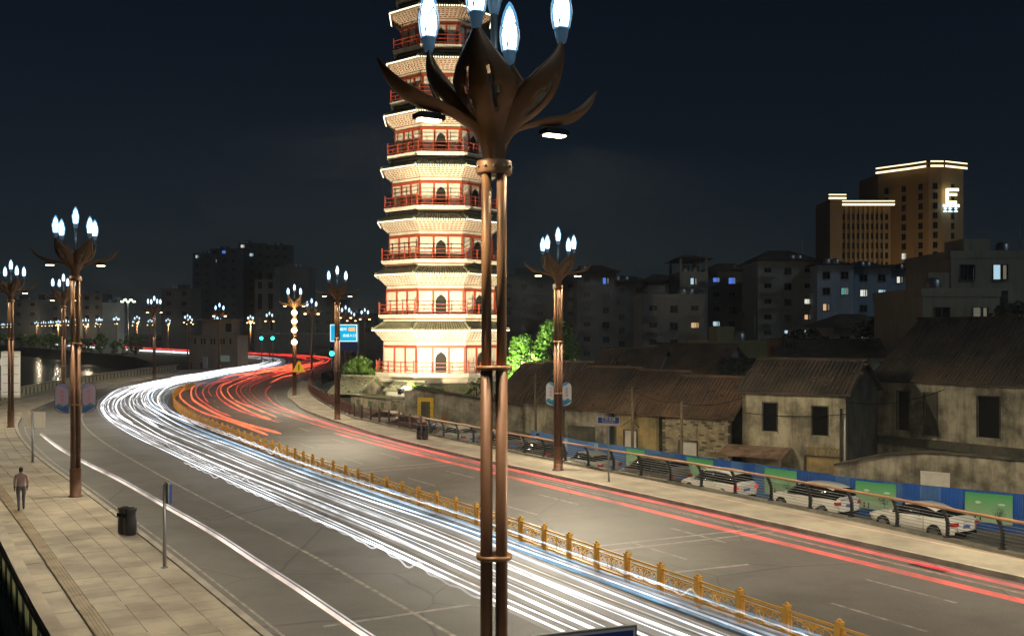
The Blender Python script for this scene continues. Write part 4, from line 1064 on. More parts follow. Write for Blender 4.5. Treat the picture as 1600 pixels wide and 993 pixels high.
# ================================================================== OLD HOUSES
def gable_roof(house, A, B, depth, zE, zR, over=.35, tile='rooftile', nrib=None, hip=0.0, back=True):
    """A,B: eave ends of the front wall (left,right); ridge parallel to the front"""
    A = Vector(A); B = Vector(B); u = (B - A).normalized(); n = Vector((-u.y, u.x, 0))      # n points away from the viewer
    if n.y < 0: n = -n
    a = A - u * over - n * over; b = B + u * over - n * over; half = depth / 2
    sl = (zR - zE) / half; z0 = zE - sl * over
    r0 = A + n * half + u * (hip - over); r1 = B + n * half - u * (hip - over); c = A + n * (depth + over) - u * over; d = B + n * (depth + over) + u * over
    o = house.location
    P = lambda v, z: (v.x - o.x, v.y - o.y, z - o.z)
    mb = MB(); th = .12
    mb.poly([P(a, z0), P(b, z0), P(r1, zR), P(r0, zR)]); mb.poly([P(d, z0), P(c, z0), P(r0, zR), P(r1, zR)])
    mb.poly([P(a, z0 - th), P(r0, zR - th), P(r1, zR - th), P(b, z0 - th)]); mb.poly([P(d, z0 - th), P(r1, zR - th), P(r0, zR - th), P(c, z0 - th)])
    for e, f, ze, zf in ((a, b, z0, z0), (b, r1, z0, zR), (r1, d, zR, z0), (d, c, z0, z0), (c, r0, z0, zR), (r0, a, zR, z0)):
        mb.poly([P(e, ze - th), P(f, zf - th), P(f, zf), P(e, ze)])
    rf = mb.build('roof', M[tile], house)
    L = (b - a).length; k = nrib or int(L / .26); rb = MB()
    for i in range(k):
        t = (i + .5) / k; e = a.lerp(b, t); f = r0.lerp(r1, t)
        if hip: f = r0.lerp(r1, min(1, max(0, t)))
        m_ = e.lerp(f, .5); zm = (z0 + zR) / 2
        jit = rng.uniform(-.05, .05)
        rb.tube([P(e, z0 + .03), P(m_ + u * jit, zm + .03 + jit), P(f, zR + .03)], .065, 5, cap=True)
        g_ = d.lerp(c, 1 - t); rb.beam(P(d.lerp(c, 1 - t), z0 + .03), P(f, zR + .03), .1, .06)
    tag(rb.build('tile_rolls', M[tile], rf), kind='stuff')
    lt2 = MB()
    for _ in range(int(L * 5)):
        t = rng.random(); f_ = rng.uniform(.05, .9); e = a.lerp(b, t).lerp(r0.lerp(r1, t), f_); zz = z0 + (zR - z0) * f_ + .08; pp_ = P(e, zz); lt2.box(pp_, (rng.uniform(.14, .3), rng.uniform(.16, .34), .03), rng.uniform(0, 3), mat=Matrix.Rotation(rng.uniform(0, 3), 3, 'Z') @ Matrix.Rotation(rng.uniform(.2, .7), 3, 'X'))
    tag(lt2.build('loose_tiles', M['rooftile'] if tile != 'rooftile' else M['rooftile2'], rf), kind='stuff')
    rg = MB(); rg.beam(P(r0 - u * .05, zR + .06), P(r1 + u * .05, zR + .06), .24, .22); rg.build('ridge', M[tile], rf)
    return rf
def house(name, label, A, B, depth, zE, zR, wall='oldplaster', side=None, openings=(), tile='rooftile', base=None, over=.35, cat='house'):
    A = V2(*A); B = V2(*B); zb = base if base is not None else -2.3
    Hh = thing(name, (A.x, A.y, zb), label, cat, 'old houses behind the hoarding' if cat == 'house' else None)
    u = (B - A).normalized(); n = Vector((-u.y, u.x, 0)); n = n if n.y > 0 else -n; L = (B - A).length; hh = zE - zb; T = .25
    ang = math.atan2(u.y, u.x)
    # front wall with real openings, split into columns of wall between them
    mb = MB(); xs = sorted({0.0, L} | {o[0] for o in openings} | {o[1] for o in openings})
    def seg(x0, x1, z0, z1):
        if x1 - x0 < .01 or z1 - z0 < .01: return
        c = u * ((x0 + x1) / 2) + n * (T / 2); mb.box((c.x, c.y, (z0 + z1) / 2), (x1 - x0, T, z1 - z0), ang)
    for x0, x1 in zip(xs, xs[1:]):
        cuts = sorted((o[2], o[3]) for o in openings if o[0] <= x0 + 1e-4 and o[1] >= x1 - 1e-4); z = 0.0
        for c0, c1 in cuts: seg(x0, x1, z, c0); z = c1
        seg(x0, x1, z, hh)
    mb.build('front_wall', M[wall], Hh)
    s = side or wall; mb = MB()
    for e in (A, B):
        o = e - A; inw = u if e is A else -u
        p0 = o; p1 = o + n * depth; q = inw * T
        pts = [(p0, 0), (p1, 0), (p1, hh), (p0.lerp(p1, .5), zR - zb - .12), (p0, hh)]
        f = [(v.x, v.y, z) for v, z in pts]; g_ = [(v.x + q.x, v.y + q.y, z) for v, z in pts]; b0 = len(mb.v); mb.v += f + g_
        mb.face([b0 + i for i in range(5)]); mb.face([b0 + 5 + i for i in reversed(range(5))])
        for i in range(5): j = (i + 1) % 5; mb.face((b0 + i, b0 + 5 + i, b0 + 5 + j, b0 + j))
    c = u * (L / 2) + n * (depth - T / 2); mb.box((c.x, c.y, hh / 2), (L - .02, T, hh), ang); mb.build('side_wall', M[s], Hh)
    fl_ = MB(); c = u * (L / 2) + n * (depth / 2); fl_.box((c.x, c.y, hh * .5), (L - .6, depth - .6, .1), ang); fl_.build('upper_floor', M['mould'], Hh)
    for o in openings:
        kind = o[4] if len(o) > 4 else 'window'; w = o[1] - o[0]; h = o[3] - o[2]; c = u * ((o[0] + o[1]) / 2); base_ = Vector((c.x, c.y, o[2]))
        W = ob('window' if kind != 'door' else 'door', MB().box((0, .16, h / 2), (w, .04, h)).mesh('opening_panel', M['black'] if kind == 'window' else M[kind] if kind in M else M['mould']), Hh, base_, ang)  # window openings get a black sheet: the room's dark is in its colour
        fr = MB()
        for sx in (-1, 1): fr.box((sx * (w / 2 + .03), -.01, h / 2), (.07, .06, h + .12))
        fr.box((0, -.01, h + .04), (w + .13, .06, .07)); fr.build('frame', M['mould'], W)
        si = MB(); si.box((0, -.06, -.05), (w + .24, .16, .07)); si.build('sill', M[wall], W)
        if False:
            mu = MB(); mu.box((0, .12, h / 2), (.05, .03, h)); mu.box((0, .12, h * .62), (w, .03, .05)); mu.build('mullion', M['wire'], W)
    gable_roof(Hh, A + Vector((0, 0, 0)), B, depth, zE, zR, over, tile)
    return Hh, u, n, L
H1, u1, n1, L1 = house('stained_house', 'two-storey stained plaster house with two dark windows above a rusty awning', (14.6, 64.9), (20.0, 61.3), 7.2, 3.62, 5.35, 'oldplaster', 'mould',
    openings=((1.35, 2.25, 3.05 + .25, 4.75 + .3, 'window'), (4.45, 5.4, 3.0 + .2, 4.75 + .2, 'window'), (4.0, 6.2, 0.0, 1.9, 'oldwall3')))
# awning of corrugated sheets on H1
aw = MB(); o0 = -u1 * .8 - n1 * .2; w_ = 4.0
for k in range(14):
    x = k * .30; p = o0 + u1 * x; q = p - n1 * 1.9
    sh = MB(); a, b = Vector((p.x, p.y, 2.35)), Vector((q.x, q.y, 1.85)); sh.beam(a, b, .27, .05); sh.build('awning_sheet', M['rust'], H1)
pp = MB()
for s in (0, 3.9): p = o0 + u1 * s - n1 * 1.8; pp.beam((p.x, p.y, 0), (p.x, p.y, 1.9), .1, .1)
pp.build('awning_post', M['wire'], H1)
gm_ = MB()                                            # pierced breeze-block grille under the window
for k in range(8):
    p = u1 * (4.1 + k * .25) - n1 * .05
    gm_.beam((p.x, p.y, 2.0), (p.x + u1.x * .2, p.y + u1.y * .2, 2.5), .05, .05); gm_.beam((p.x + u1.x * .2, p.y + u1.y * .2, 2.0), (p.x, p.y, 2.5), .05, .05)
gm_.build('grille', M['oldwall3'], H1)
for dx in (6.2, 6.45):
    p = u1 * dx - n1 * .12; MB().tube([(p.x, p.y, 1.2), (p.x, p.y, 4.4 if dx > 6.3 else 4.9)], .06, 8).build('drain_pipe', M['offwhite'] if dx > 6.3 else M['mould'], H1)
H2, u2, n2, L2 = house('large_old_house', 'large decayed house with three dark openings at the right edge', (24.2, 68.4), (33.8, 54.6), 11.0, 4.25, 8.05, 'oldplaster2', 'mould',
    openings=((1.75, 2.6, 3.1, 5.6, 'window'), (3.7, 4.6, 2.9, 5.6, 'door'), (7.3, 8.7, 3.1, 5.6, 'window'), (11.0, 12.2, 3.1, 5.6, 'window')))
lm = MB()
a = -n2 * .05; lm.beam((a.x, a.y, 2.4), ((u2 * L2).x, (u2 * L2).y, 2.4), .7, .5); lm.beam((a.x, a.y, 6.35), ((u2 * L2).x, (u2 * L2).y, 6.35), .5, .16); lm.build('ledge', M['mould'], H2)
# lean-to wall in front of the large house
lw_ = thing('boundary_wall', (18.2, 57.6, -2.3), 'patched pale boundary wall behind the hoarding below the decayed house', 'wall')
A, B = V2(0, 0), V2(11.8, -9.6); u = (B - A).normalized(); ang = math.atan2(u.y, u.x); Lw = (B - A).length; tops = [2.0, 2.75, 3.1, 3.1, 3.0, 3.0]
w = MB(); seg = 6
for k in range(seg):
    x0, x1 = Lw * k / seg, Lw * (k + 1) / seg; p0, p1 = u * x0, u * x1; t0 = tops[k]; t1 = tops[min(k + 1, 5)]; nn = Vector((-u.y, u.x, 0)) * .25
    v = [p0, p1, p1 + nn, p0 + nn]; b0 = len(w.v); w.v += [(q.x, q.y, 0) for q in v] + [(v[0].x, v[0].y, t0), (v[1].x, v[1].y, t1), (v[2].x, v[2].y, t1), (v[3].x, v[3].y, t0)]
    for q in ((4, 5, 6, 7), (0, 1, 5, 4), (2, 3, 7, 6)): w.face([b0 + i for i in q])
w.build('wall', M['oldplaster2'], lw_)
cb2 = MB()
for k in range(seg):
    p0, p1 = u * (Lw * k / seg), u * (Lw * (k + 1) / seg); cb2.beam((p0.x, p0.y, tops[k] + .05), (p1.x, p1.y, tops[min(k + 1, 5)] + .05), .45, .12)
cb2.build('coping', M['mould'], lw_)
for x, zz, ww, hh_ in ((5.4, 1.35, 1.5, 1.5), (9.6, 1.0, 1.1, .8), (12.6, 1.6, 1.8, 1.4)):
    p = u * x - Vector((-u.y, u.x, 0)) * .006; MB().box((p.x, p.y, zz), (ww, .012, hh_), ang).build('plaster_patch', M['oldwall3'] if x == 9.6 else M['offwhite'], lw_)

# row of low old houses left of it
house('brick_house', 'low brick house with a peeling front between two old poles', (10.3, 70.2), (14.4, 67.2), 7, 1.75, 4.0, 'brick', 'mould', openings=((1.3, 2.6, 0, 2.1, 'offwhite'),), tile='rooftile2')
house('yellow_house', 'low yellow-plastered house with white door and small canopy', (7.5, 75.5), (10.5, 73.0), 8, 1.55, 4.2, 'oldwall3', 'mould', openings=((.9, 2.0, 0, 2.3, 'offwhite'),), tile='rooftile2')
house('dark_front_house', 'low house with dark front and lean-to behind an old pole', (3.9, 79.5), (7.4, 77.0), 9, 1.55, 4.3, 'oldplaster2', 'mould', openings=((.6, 2.9, 0, 2.2, 'mould'),), tile='rooftile2')
house('pale_wall_house', 'low pale-walled house under a broad brown roof behind the bannered lamp', (.9, 84.0), (4.4, 82.0), 9, 1.75, 4.6, 'oldplaster', 'mould', tile='rooftile2')
house('orange_door_house', 'low house with a wide orange-brown front left of the bannered lamp', (-1.6, 87.5), (2.6, 84.6), 10, 1.45, 4.35, 'oldplaster', 'mould', openings=((.3, 4.6, 0, 2.6, 'orange'),), tile='rooftile2')
house('gabled_hall', 'old gabled hall with pale ridge edges behind the low brown roofs', (12.5, 104), (19.0, 98), 9, 2.6, 5.9, 'oldplaster2', 'oldplaster2', tile='rooftile2')
house('gabled_hall', 'smaller gabled hall left of the other one behind the roofs', (7.6, 103), (13.5, 100), 9, 2.4, 5.4, 'oldplaster2', 'oldplaster2', tile='rooftile2')
# individually laid bricks on the brick house front, near enough to tell apart
A, B = V2(10.3, 70.2), V2(14.4, 67.2); u = (B - A).normalized(); ang = math.atan2(u.y, u.x); Lb = (B - A).length; nn = Vector((u.y, -u.x, 0)); nn = nn if nn.y < 0 else -nn
bh = [o for o in bpy.data.objects if o.name.startswith('brick_house')][0]
bmeshes = [MB().box((0, 0, 0), (.36, .03, .13)).mesh('brick', M[k]) for k in ('brick', 'oldplaster', 'mortar', 'brick')]
cnt = 0
for r_ in range(24):
    for c_ in range(12):
        x = c_ * .42 + (.21 if r_ % 2 else 0) + .2; z = .12 + r_ * .165
        if x > Lb - .15 or z > 3.95 or (1.1 < x < 2.8 and z < 2.35) or rng.random() < .18: continue
        p = u * x + nn * (.012 + rng.uniform(-.004, .004)); ob('brick', bmeshes[rng.choice((0, 0, 1, 2, 3))], bh, (p.x, p.y, z), ang); cnt += 1
# canopy over the white door of the yellow house
yh = [o for o in bpy.data.objects if o.name.startswith('yellow_house')][0]
cm_ = MB(); A, B = V2(7.5, 75.5), V2(10.5, 73); u = (B - A).normalized(); n_ = Vector((-u.y, u.x, 0)); p = u * 1.45
cm_.beam(tuple(p + u * -.8 + Vector((0, 0, 2.6))), tuple(p + Vector((0, 0, 3.1))), .5, .08); cm_.beam(tuple(p + u * .8 + Vector((0, 0, 2.6))), tuple(p + Vector((0, 0, 3.1))), .5, .08); cm_.build('door_canopy', M['oldplaster'], yh)
# poles
def pole(px, py_top, py_bot, d, label, lean=0.0):
    a = DP(px, py_bot, d); b = DP(px + lean, py_top, d); P_ = thing('utility_pole', (a.x, a.y, -2.0), label, 'pole')
    MB().tube([(0, 0, 0), (b.x - a.x, 0, b.z + 2.0)], [.11, .08], 8).build('shaft', M['wire'], P_); MB().beam((b.x - a.x - .35, 0, b.z + 1.75), (b.x - a.x + .35, 0, b.z + 1.75), .06, .06).build('crossbar', M['wire'], P_)
pole(988, 604, 700, 72, 'bare wooden pole standing before the dark-fronted house')
pole(1065, 627, 705, 66, 'old pole between the yellow house and the brick house')
pole(837, 583, 672, 80, 'dark pole at the left end of the orange-brown front')

# ================================================================== COURT WALL AND GATEHOUSE BEFORE THE PAGODA
cw = thing('court_wall', (-9.3, 88.6, -2.3), 'long weathered court wall with yellow doorway and bricked arch', 'wall')
pts = [(V2(-9.3, 88.6), 2.4), (V2(-6.3, 87.6), 2.05), (V2(-2.5, 86.2), 1.5), (V2(1.9, 84.6), .9)]
w = MB()
for (p, z0), (q, z1) in zip(pts, pts[1:]):
    o = pts[0][0]; a, b = p - o, q - o; t = (b - a).normalized(); n_ = Vector((-t.y, t.x, 0)) * .35; b0 = len(w.v)
    v = [a, b, b + n_, a + n_]; w.v += [(s.x, s.y, 0) for s in v] + [(v[0].x, v[0].y, z0 + 2.3), (v[1].x, v[1].y, z1 + 2.3), (v[2].x, v[2].y, z1 + 2.3), (v[3].x, v[3].y, z0 + 2.3)]
    for q_ in ((4, 5, 6, 7), (0, 1, 5, 4), (2, 3, 7, 6), (1, 2, 6, 5), (3, 0, 4, 7)): w.face([b0 + i for i in q_])
w.build('wall', M['oldplaster2'], cw)
cp_ = MB()
for (p, z0), (q, z1) in zip(pts, pts[1:]):
    o = pts[0][0]; a, b = p - o, q - o; cp_.beam((a.x, a.y + .15, z0 + 2.36), (b.x, b.y + .15, z1 + 2.36), .55, .14)
cp_.build('coping', M['rooftile'], cw)
o = pts[0][0]; t = (pts[1][0] - o).normalized(); ang = math.atan2(t.y, t.x); n_ = Vector((t.y, -t.x, 0))
def on_wall(s, z, dep=.0): p = t * s + n_ * dep; return Vector((p.x, p.y, z))
zg = lotz(88) + 2.3
df = MB(); df.box((0, 0, 1.05), (.85, .05, 2.1)); dr = df.build('door', M['mould'], cw, on_wall(2.0, zg, .03), ang)
for k in range(10):
    for s in (-1, 1): MB().box((0, 0, 0), (.30 if k % 2 else .36, .08, .20)).build('yellow_brick', M['yellowpaint'], dr, (s * .60, -.03, .12 + k * .215))
for k in range(5): MB().box((0, 0, 0), (.29, .08, .34)).build('yellow_brick', M['yellowpaint'], dr, (-.6 + k * .30, -.03, 2.30))
ar = MB(); pts_ = [(-.45, 0), (.45, 0), (.45, .75), (.32, 1.1), (0, 1.3), (-.32, 1.1), (-.45, .75)]
ar.poly([(x, -.01, z) for x, z in pts_]); am = ar.build('bricked_arch', M['orange'], cw, on_wall(3.95, zg + .05, .012), ang)
ar = MB(); ar.poly([(x * 1.35, 0, z * 1.22) for x, z in pts_]); ar.build('arch_surround', M['offwhite'], am, (0, .006, 0))
# low white wall with tile coping and green windows
lw2 = thing('garden_wall', (-15.8, 97.5, -.9), 'low pale wall with tiled coping and four small green windows', 'wall')
A, B = V2(-17.0, 104), V2(-9.5, 91.6)
A = GP(548, 640, -.5); B = GP(634, 655, -.7); A.z = B.z = 0; lw2.location = (A.x, A.y, -.9); dB = B - A; u = dB.normalized(); ang = math.atan2(u.y, u.x); Lw = dB.length
MB().box((dB.x / 2, dB.y / 2, .9), (Lw, .25, 1.8), ang).build('wall', M['oldplaster'], lw2)
c_ = MB(); c_.beam((0, 0, 1.98), (dB.x, dB.y, 1.98), .75, .10); c_.beam((0, 0, 2.1), (dB.x, dB.y, 2.1), .4, .16); cpg = c_.build('tile_coping', M['tile_dark'], lw2)
rbm = MB()
for k in range(int(Lw / .22)):
    p = u * (k * .22 + .1); nn = Vector((-u.y, u.x, 0)); rbm.beam(tuple(p - nn * .42 + Vector((0, 0, 1.99))), tuple(p + Vector((0, 0, 2.16))), .09, .07)
tag(rbm.build('coping_tiles', M['tile_ridge'], cpg), kind='stuff')
gw = mat('green_lattice', (.05, .13, .06), .6)
for k in range(4):
    p = u * (Lw * (.17 + .225 * k)); nn = Vector((u.y, -u.x, 0)) * .13; W = ob('window', MB().box((0, 0, 0), (.62, .04, .5)).mesh('window', gw), lw2, (p.x + nn.x, p.y + nn.y, 1.25), ang)
    f = MB()
    for s in (-1, 0, 1): f.box((s * .3, -.03, 0), (.04, .03, .5))
    f.box((0, -.03, 0), (.62, .03, .04)); f.build('lattice', M['tile_dark'], W)
# side lean-to wall between the two
MB_ = MB(); q = GP(600, 640, -.3)
house('gatehouse', 'small tiled gatehouse with open timber gable left of the pagoda', (-17.6, 101.5), (-15.0, 100.2), 4.2, 1.5, 2.7, 'oldplaster', 'oldplaster', openings=((.6, 1.9, .0, 2.6, 'mould'),), tile='tile_ridge', base=-1.2, over=.55, cat='gatehouse')
house('store_room', 'pale store room with a bare white front under the pagoda skirt', (-12.0, 97.2), (-9.3, 95.6), 3.5, 1.75, 2.4, 'offwhite', 'offwhite', tile='tile_dark', base=-1.2, over=.2, cat='store room')

# slack cables strung along the old fronts
def cable(a, b, sag, label):
    a, b = Vector(a), Vector(b); o = thing('cable', a, label, 'cable', 'cables strung along the old fronts')
    MB().tube([(b - a) * (k / 14) - Vector((0, 0, sag * 4 * (k / 14) * (1 - k / 14))) for k in range(15)], .022, 5).build('strand', M['black'], o)
cable((8.45, 72, 3.2), (10.9, 66, 2.7), .35, 'slack cable between the two wooden poles before the low houses')
cable((10.9, 66, 2.6), (14.7, 64.6, 3.1), .3, 'slack cable from the pole to the stained house corner')
cable((14.7, 64.5, 2.1), (19.9, 61.0, 2.3), .18, 'thin cable sagging along the front of the stained house')
cable((20.1, 61.0, 3.0), (27.0, 64.0, 3.6), .4, 'slack cable between the stained house and the large decayed house')
# ================================================================== BACKGROUND BUILDINGS
rng = random.Random(21)
WL = {'cool': glow('window_cool', (.55, .85, 1.0), .75), 'warm': glow('window_warm', (1.0, .62, .30), .7), 'white': glow('window_white', (.95, .97, .85), .8),
      'teal': glow('window_teal', (.25, .75, .70), .38), 'blue': glow('window_blue', (.10, .25, .95), .8), 'dim': glow('window_dim', (.7, .66, .5), .16)}
M['pane'] = mat('dark_pane', (.012, .014, .016), .15)
M['frame'] = mat('window_frame', (.12, .12, .12), .6)
WALLS = {}
def wallmat(c, streak=.25):
    k = tuple(round(x, 3) for x in c)
    if k not in WALLS: WALLS[k] = mat('render_wall', c, .85, var=.12, scale=.15, streak=streak)
    return WALLS[k]
_win = {}
CURT = emit('lit_curtain', (.5, .42, .3), .25)
def window_mesh(w, h, lit):
    half = rng.random() < .65; key = (round(w, 1), round(h, 1), lit, half)
    if key not in _win:
        mb = MB(); mb.box((-w / 4, .02, h / 2), (w / 2 - .01, .04, h), m=0); mb.box((w / 4, .02, h / 2), (w / 2 - .01, .04, h), m=2)
        if lit: mb.box((w * .30, -.005, h * .5), (w * .22, .02, h * .96), m=3)
        mb.box((0, -.03, -.06), (w + .3, .24, .10), m=1)
        for s in (-1, 1): mb.box((s * (w / 2 + .03), -.01, h / 2), (.07, .10, h), m=1)
        mb.box((0, -.01, h + .03), (w + .13, .10, .07), m=1); mb.box((0, -.01, h / 2), (.06, .06, h), m=1)
        _win[key] = mb.mesh('window', [WL[lit] if lit else M['pane'], M['frame'], (WL[lit] if half else M['pane']) if lit else M['pane'], CURT])
    return _win[key]
def block(px0, px1, ytop, d, label, wall=(.16, .16, .155), roof='flat', lit=.04, litset=('cool', 'white', 'teal', 'warm'), ww=1.35, wh=1.25, pitch=3.1, cstep=2.9, zmin=3, depth=14, balc=False, cat='building', group='dark apartment blocks behind the old houses', bottom=-2.3, rz=0.0, special=(), skip=0.0, yvis=570):
    a, b = DP(px0, ytop, d), DP(px1, ytop, d); ztop = a.z; W = b.x - a.x; cx = (a.x + b.x) / 2
    B = thing('apartment_block' if cat == 'building' else cat.replace(' ', '_'), (cx, d, bottom), label, cat, group, rz)
    H = ztop - bottom; wm_ = wallmat(wall)
    MB().box((0, depth / 2, H / 2), (W, depth, H)).build('wall', wm_, B)
    if roof == 'flat':
        pr = MB(); pr.box((0, .1, H + .35), (W + .3, .3, .9)); pr.box((0, depth - .1, H + .35), (W + .3, .3, .9))
        for s in (-1, 1): pr.box((s * (W / 2), depth / 2, H + .35), (.3, depth, .9))
        pr.build('roof_parapet', wm_, B)
        ph = MB(); ph.box((W * rng.uniform(-.25, .25), depth * .5, H + 1.3), (W * .28, depth * .4, 2.6)); ph.build('stair_head', wm_, B)
    else:
        rf = MB(); e = 1.1; h = min(3.2, W * .22); base = H + (2.6 if roof == 'canopy' else 0)
        x0, x1, y0, y1 = -W / 2 - e, W / 2 + e, -e, depth + e; v = [(x0, y0, base), (x1, y0, base), (x1, y1, base), (x0, y1, base), (-W * .18, depth / 2, base + h), (W * .18, depth / 2, base + h)]
        rf.v += v
        for q in ((0, 1, 5, 4), (1, 2, 5), (2, 3, 4, 5), (3, 0, 4), (3, 2, 1, 0)): rf.face(q)
        rf.build('hip_roof', M['rooftile'], B)
        if roof == 'canopy':
            for sx in (-1, 1):
                for yy in (0.3, depth - .3): MB().box((sx * (W / 2 - .3), yy, H + 1.3), (.5, .5, 2.6)).build('roof_post', wm_, B)
    for k in range(2 if cat == 'building' else 1):
        tk = MB(); tk.lathe([(.75, 0), (.8, .1), (.8, 1.5), (.5, 1.8), (.001, 1.85)], 10); tk.build('water_tank', M['steel'], B, (W * rng.uniform(-.38, .38), 1.6, H + (.1 if roof == 'flat' else -.4)))
    MB().tube([(W * .3, 2.5, H), (W * .3, 2.5, H + rng.uniform(3, 5))], .06, 4).build('aerial', M['steel'], B)
    # windows on the street front; each one an object
    nc = max(1, int((W - 1.0) / cstep)); zlow = CAMH - (yvis - HZ) / F * d - bottom
    nf = int((H - 1.0) / pitch)
    for f in range(nf):
        z = H - 2.6 - f * pitch
        if z < max(zlow, .8): break
        for c in range(nc):
            if skip and rng.random() < skip: continue
            x = -W / 2 + (c + .5) * W / nc; l = rng.choice(litset) if rng.random() < lit else None
            for (sf, sc_, sl) in special:
                if sf == f and sc_ == c: l = sl
            ob('window', window_mesh(ww, wh, l), B, (x, -.03, z))
        if balc:
            for c in range(0, nc, 2):
                x = -W / 2 + (c + .5) * W / nc; bl = MB(); bl.box((0, -.55, -.55), (cstep * .95, 1.1, .14)); bl.box((0, -1.05, -.1), (cstep * .95, .1, .85)); bl.build('balcony', wm_, B, (x, 0, z))
    return B
block(782, 905, 434, 232, 'dark apartment block behind the tall green trees', (.13, .13, .13), 'flat', .05, balc=True)
block(902, 962, 424, 216, 'dark block with small blue rooftop window right of the bannered lamp', (.17, .16, .15), 'hip', .06, special=((0, 1, 'blue'),), balc=True)
block(958, 1012, 440, 238, 'dark block with a low hipped roof beyond the gabled halls', (.15, .15, .15), 'hip', .06)
block(1010, 1064, 438, 236, 'second dark hipped block left of the canopied roof tower', (.15, .15, .15), 'hip', .05)
block(1062, 1106, 424, 208, 'block topped by an open canopied roof terrace', (.19, .19, .18), 'canopy', .10, special=((0, 1, 'white'), (0, 2, 'white')))
block(1004, 1102, 466, 188, 'lower balconied block with lit windows before the canopied tower', (.18, .18, .17), 'flat', .14, balc=True)
block(1107, 1180, 424, 218, 'dark bluish block with blue light strip right of the canopied tower', (.16, .18, .19), 'hip', .12, balc=True, special=((0, 0, 'blue'), (0, 1, 'blue')))
block(1184, 1278, 408, 204, 'bluish block with a cluster of warm and cool lit windows', (.20, .22, .23), 'hip', .16, balc=True, special=((3, 2, 'warm'), (3, 3, 'warm'), (4, 2, 'cool'), (4, 3, 'cool'), (5, 2, 'warm'), (2, 2, 'white'), (2, 3, 'white'), (4, 1, 'cool')))
block(1277, 1334, 414, 199, 'pale blue-lit block left of the one with a stack of lit windows', (.32, .40, .50), 'hip', .08, skip=.25)  # blue light on these three blocks is put into the wall colour
block(1335, 1392, 418, 205, 'pale blue-lit block with a stack of lit stair windows', (.32, .41, .52), 'hip', .12, skip=.2, special=((1, 1, 'cool'), (2, 1, 'warm'), (3, 1, 'cool'), (1, 2, 'cool')))
block(1392, 1449, 422, 211, 'pale blue-lit block nearest the cream houses', (.33, .42, .53), 'hip', .06, skip=.25)
# cream houses right
block(1486, 1640, 402, 122, 'cream flat-roofed house with a cool white lit balcony at the right edge', (.42, .37, .28), 'flat', .0, group=None, cat='cream house', cstep=3.4, special=((0, 1, 'cool'),), yvis=520, ww=1.7, wh=1.7)
block(1442, 1562, 462, 104, 'lower cream house with enclosed balconies above the decayed roof', (.46, .39, .27), 'flat', .0, group=None, cat='cream house', cstep=2.6, special=((0, 1, 'dim'), (1, 0, 'dim')), yvis=560, ww=1.5, wh=1.4, pitch=2.9, balc=True)
wb_ = block(1303, 1404, 511, 150, 'white two-storey house with a lit doorway and green lamp', (.40, .40, .40), 'hip', .0, group=None, cat='white house', cstep=2.3, special=((0, 1, 'white'), (0, 2, 'dim')), yvis=548)
block(1404, 1446, 508, 146, 'small brown house beside the white two-storey house', (.20, .14, .10), 'flat', .0, group=None, cat='brown house', cstep=2.5, yvis=545)
block(1108, 1206, 542, 128, 'low olive-green building with brown shutters behind the roofs', (.30, .28, .13), 'flat', .0, group=None, cat='green building', cstep=3.0, yvis=575)
q = DP(1209, 530, 112); ch = thing('brick_chimney', (q.x, q.y, -2.3), 'orange brick chimney stack lit from below', 'chimney')
MB().box((0, 0, (q.z + 2.3) / 2), (1.25, 1.25, q.z + 2.3)).build('stack', M['orange'], ch); MB().box((0, 0, q.z + 2.2), (1.45, 1.45, .25)).build('cap', M['orange'], ch)
a, b = DP(1214, 552, 108), DP(1300, 552, 108)
house('workshop', 'blue-walled workshop with a shallow gabled roof behind the stained house', (a.x, 108), (b.x + 5.0, 106), 12, 4.7, 6.3, 'blue2' if 0 else 'offwhite', 'offwhite', openings=((1.6, 2.2, 4.6, 6.0, 'window'),), tile='rooftile', cat='workshop')
gl = MB(); p = DP(1374, 521, 149); gl.lathe([(.001, -.3), (.28, 0), (.001, .3)], 10); g_ = thing('green_lamp', p, 'small bright green lamp on the white two-storey house', 'lamp'); gl.build('globe', glow('green_glow', (.15, 1.0, .15), 4), g_); MB().box((0, .35, 0), (.1, .7, .1)).build('bracket', M['darksteel'], g_)

# ------------------------------------------------------------------ hotel on the skyline
HD = 420
def hz_(y): return CAMH - (y - HZ) / F * HD
gold = mat('hotel_stone', (.30, .20, .10), .8, var=.12, scale=.08); strip_l = glow('cornice_light', (1.0, .80, .46), 2.2)
hx = lambda px: (px - 800) / F * HD
hot = thing('hotel_tower', (hx(1400), HD, -2.3), 'tall hotel with gold-lit cornices and a glowing sign on the skyline', 'hotel')
def hbox(px0, px1, y, dy0, dy1, name='wall'):
    x0, x1 = hx(px0) - hx(1400), hx(px1) - hx(1400); H = hz_(y) + 2.3
    o = MB().box(((x0 + x1) / 2, (dy0 + dy1) / 2, H / 2), (x1 - x0, dy1 - dy0, H)).build(name, gold, hot)
    return x0, x1, H, o
def cornice(par, x0, x1, y, H):
    MB().box(((x0 + x1) / 2, y - .6, H + .6), (x1 - x0 + 2.4, 2.2, 1.4)).build('cornice', gold, par); MB().box(((x0 + x1) / 2, y - 1.75, H + .15), (x1 - x0 + 2.2, .15, .8)).build('cornice_light', strip_l, par); MB().box(((x0 + x1) / 2, y - 1.75, H + 1.6), (x1 - x0 + 2.2, .15, .4)).build('cornice_light', strip_l, par)
x0, x1, H, w0 = hbox(1297, 1316, 311, 0, 20); cornice(w0, x0, x1, 0, H)
x0, x1, H, w1 = hbox(1310, 1400, 318, 6, 24); cornice(w1, x0, x1, 6, H)
nC, nR = 11, 12
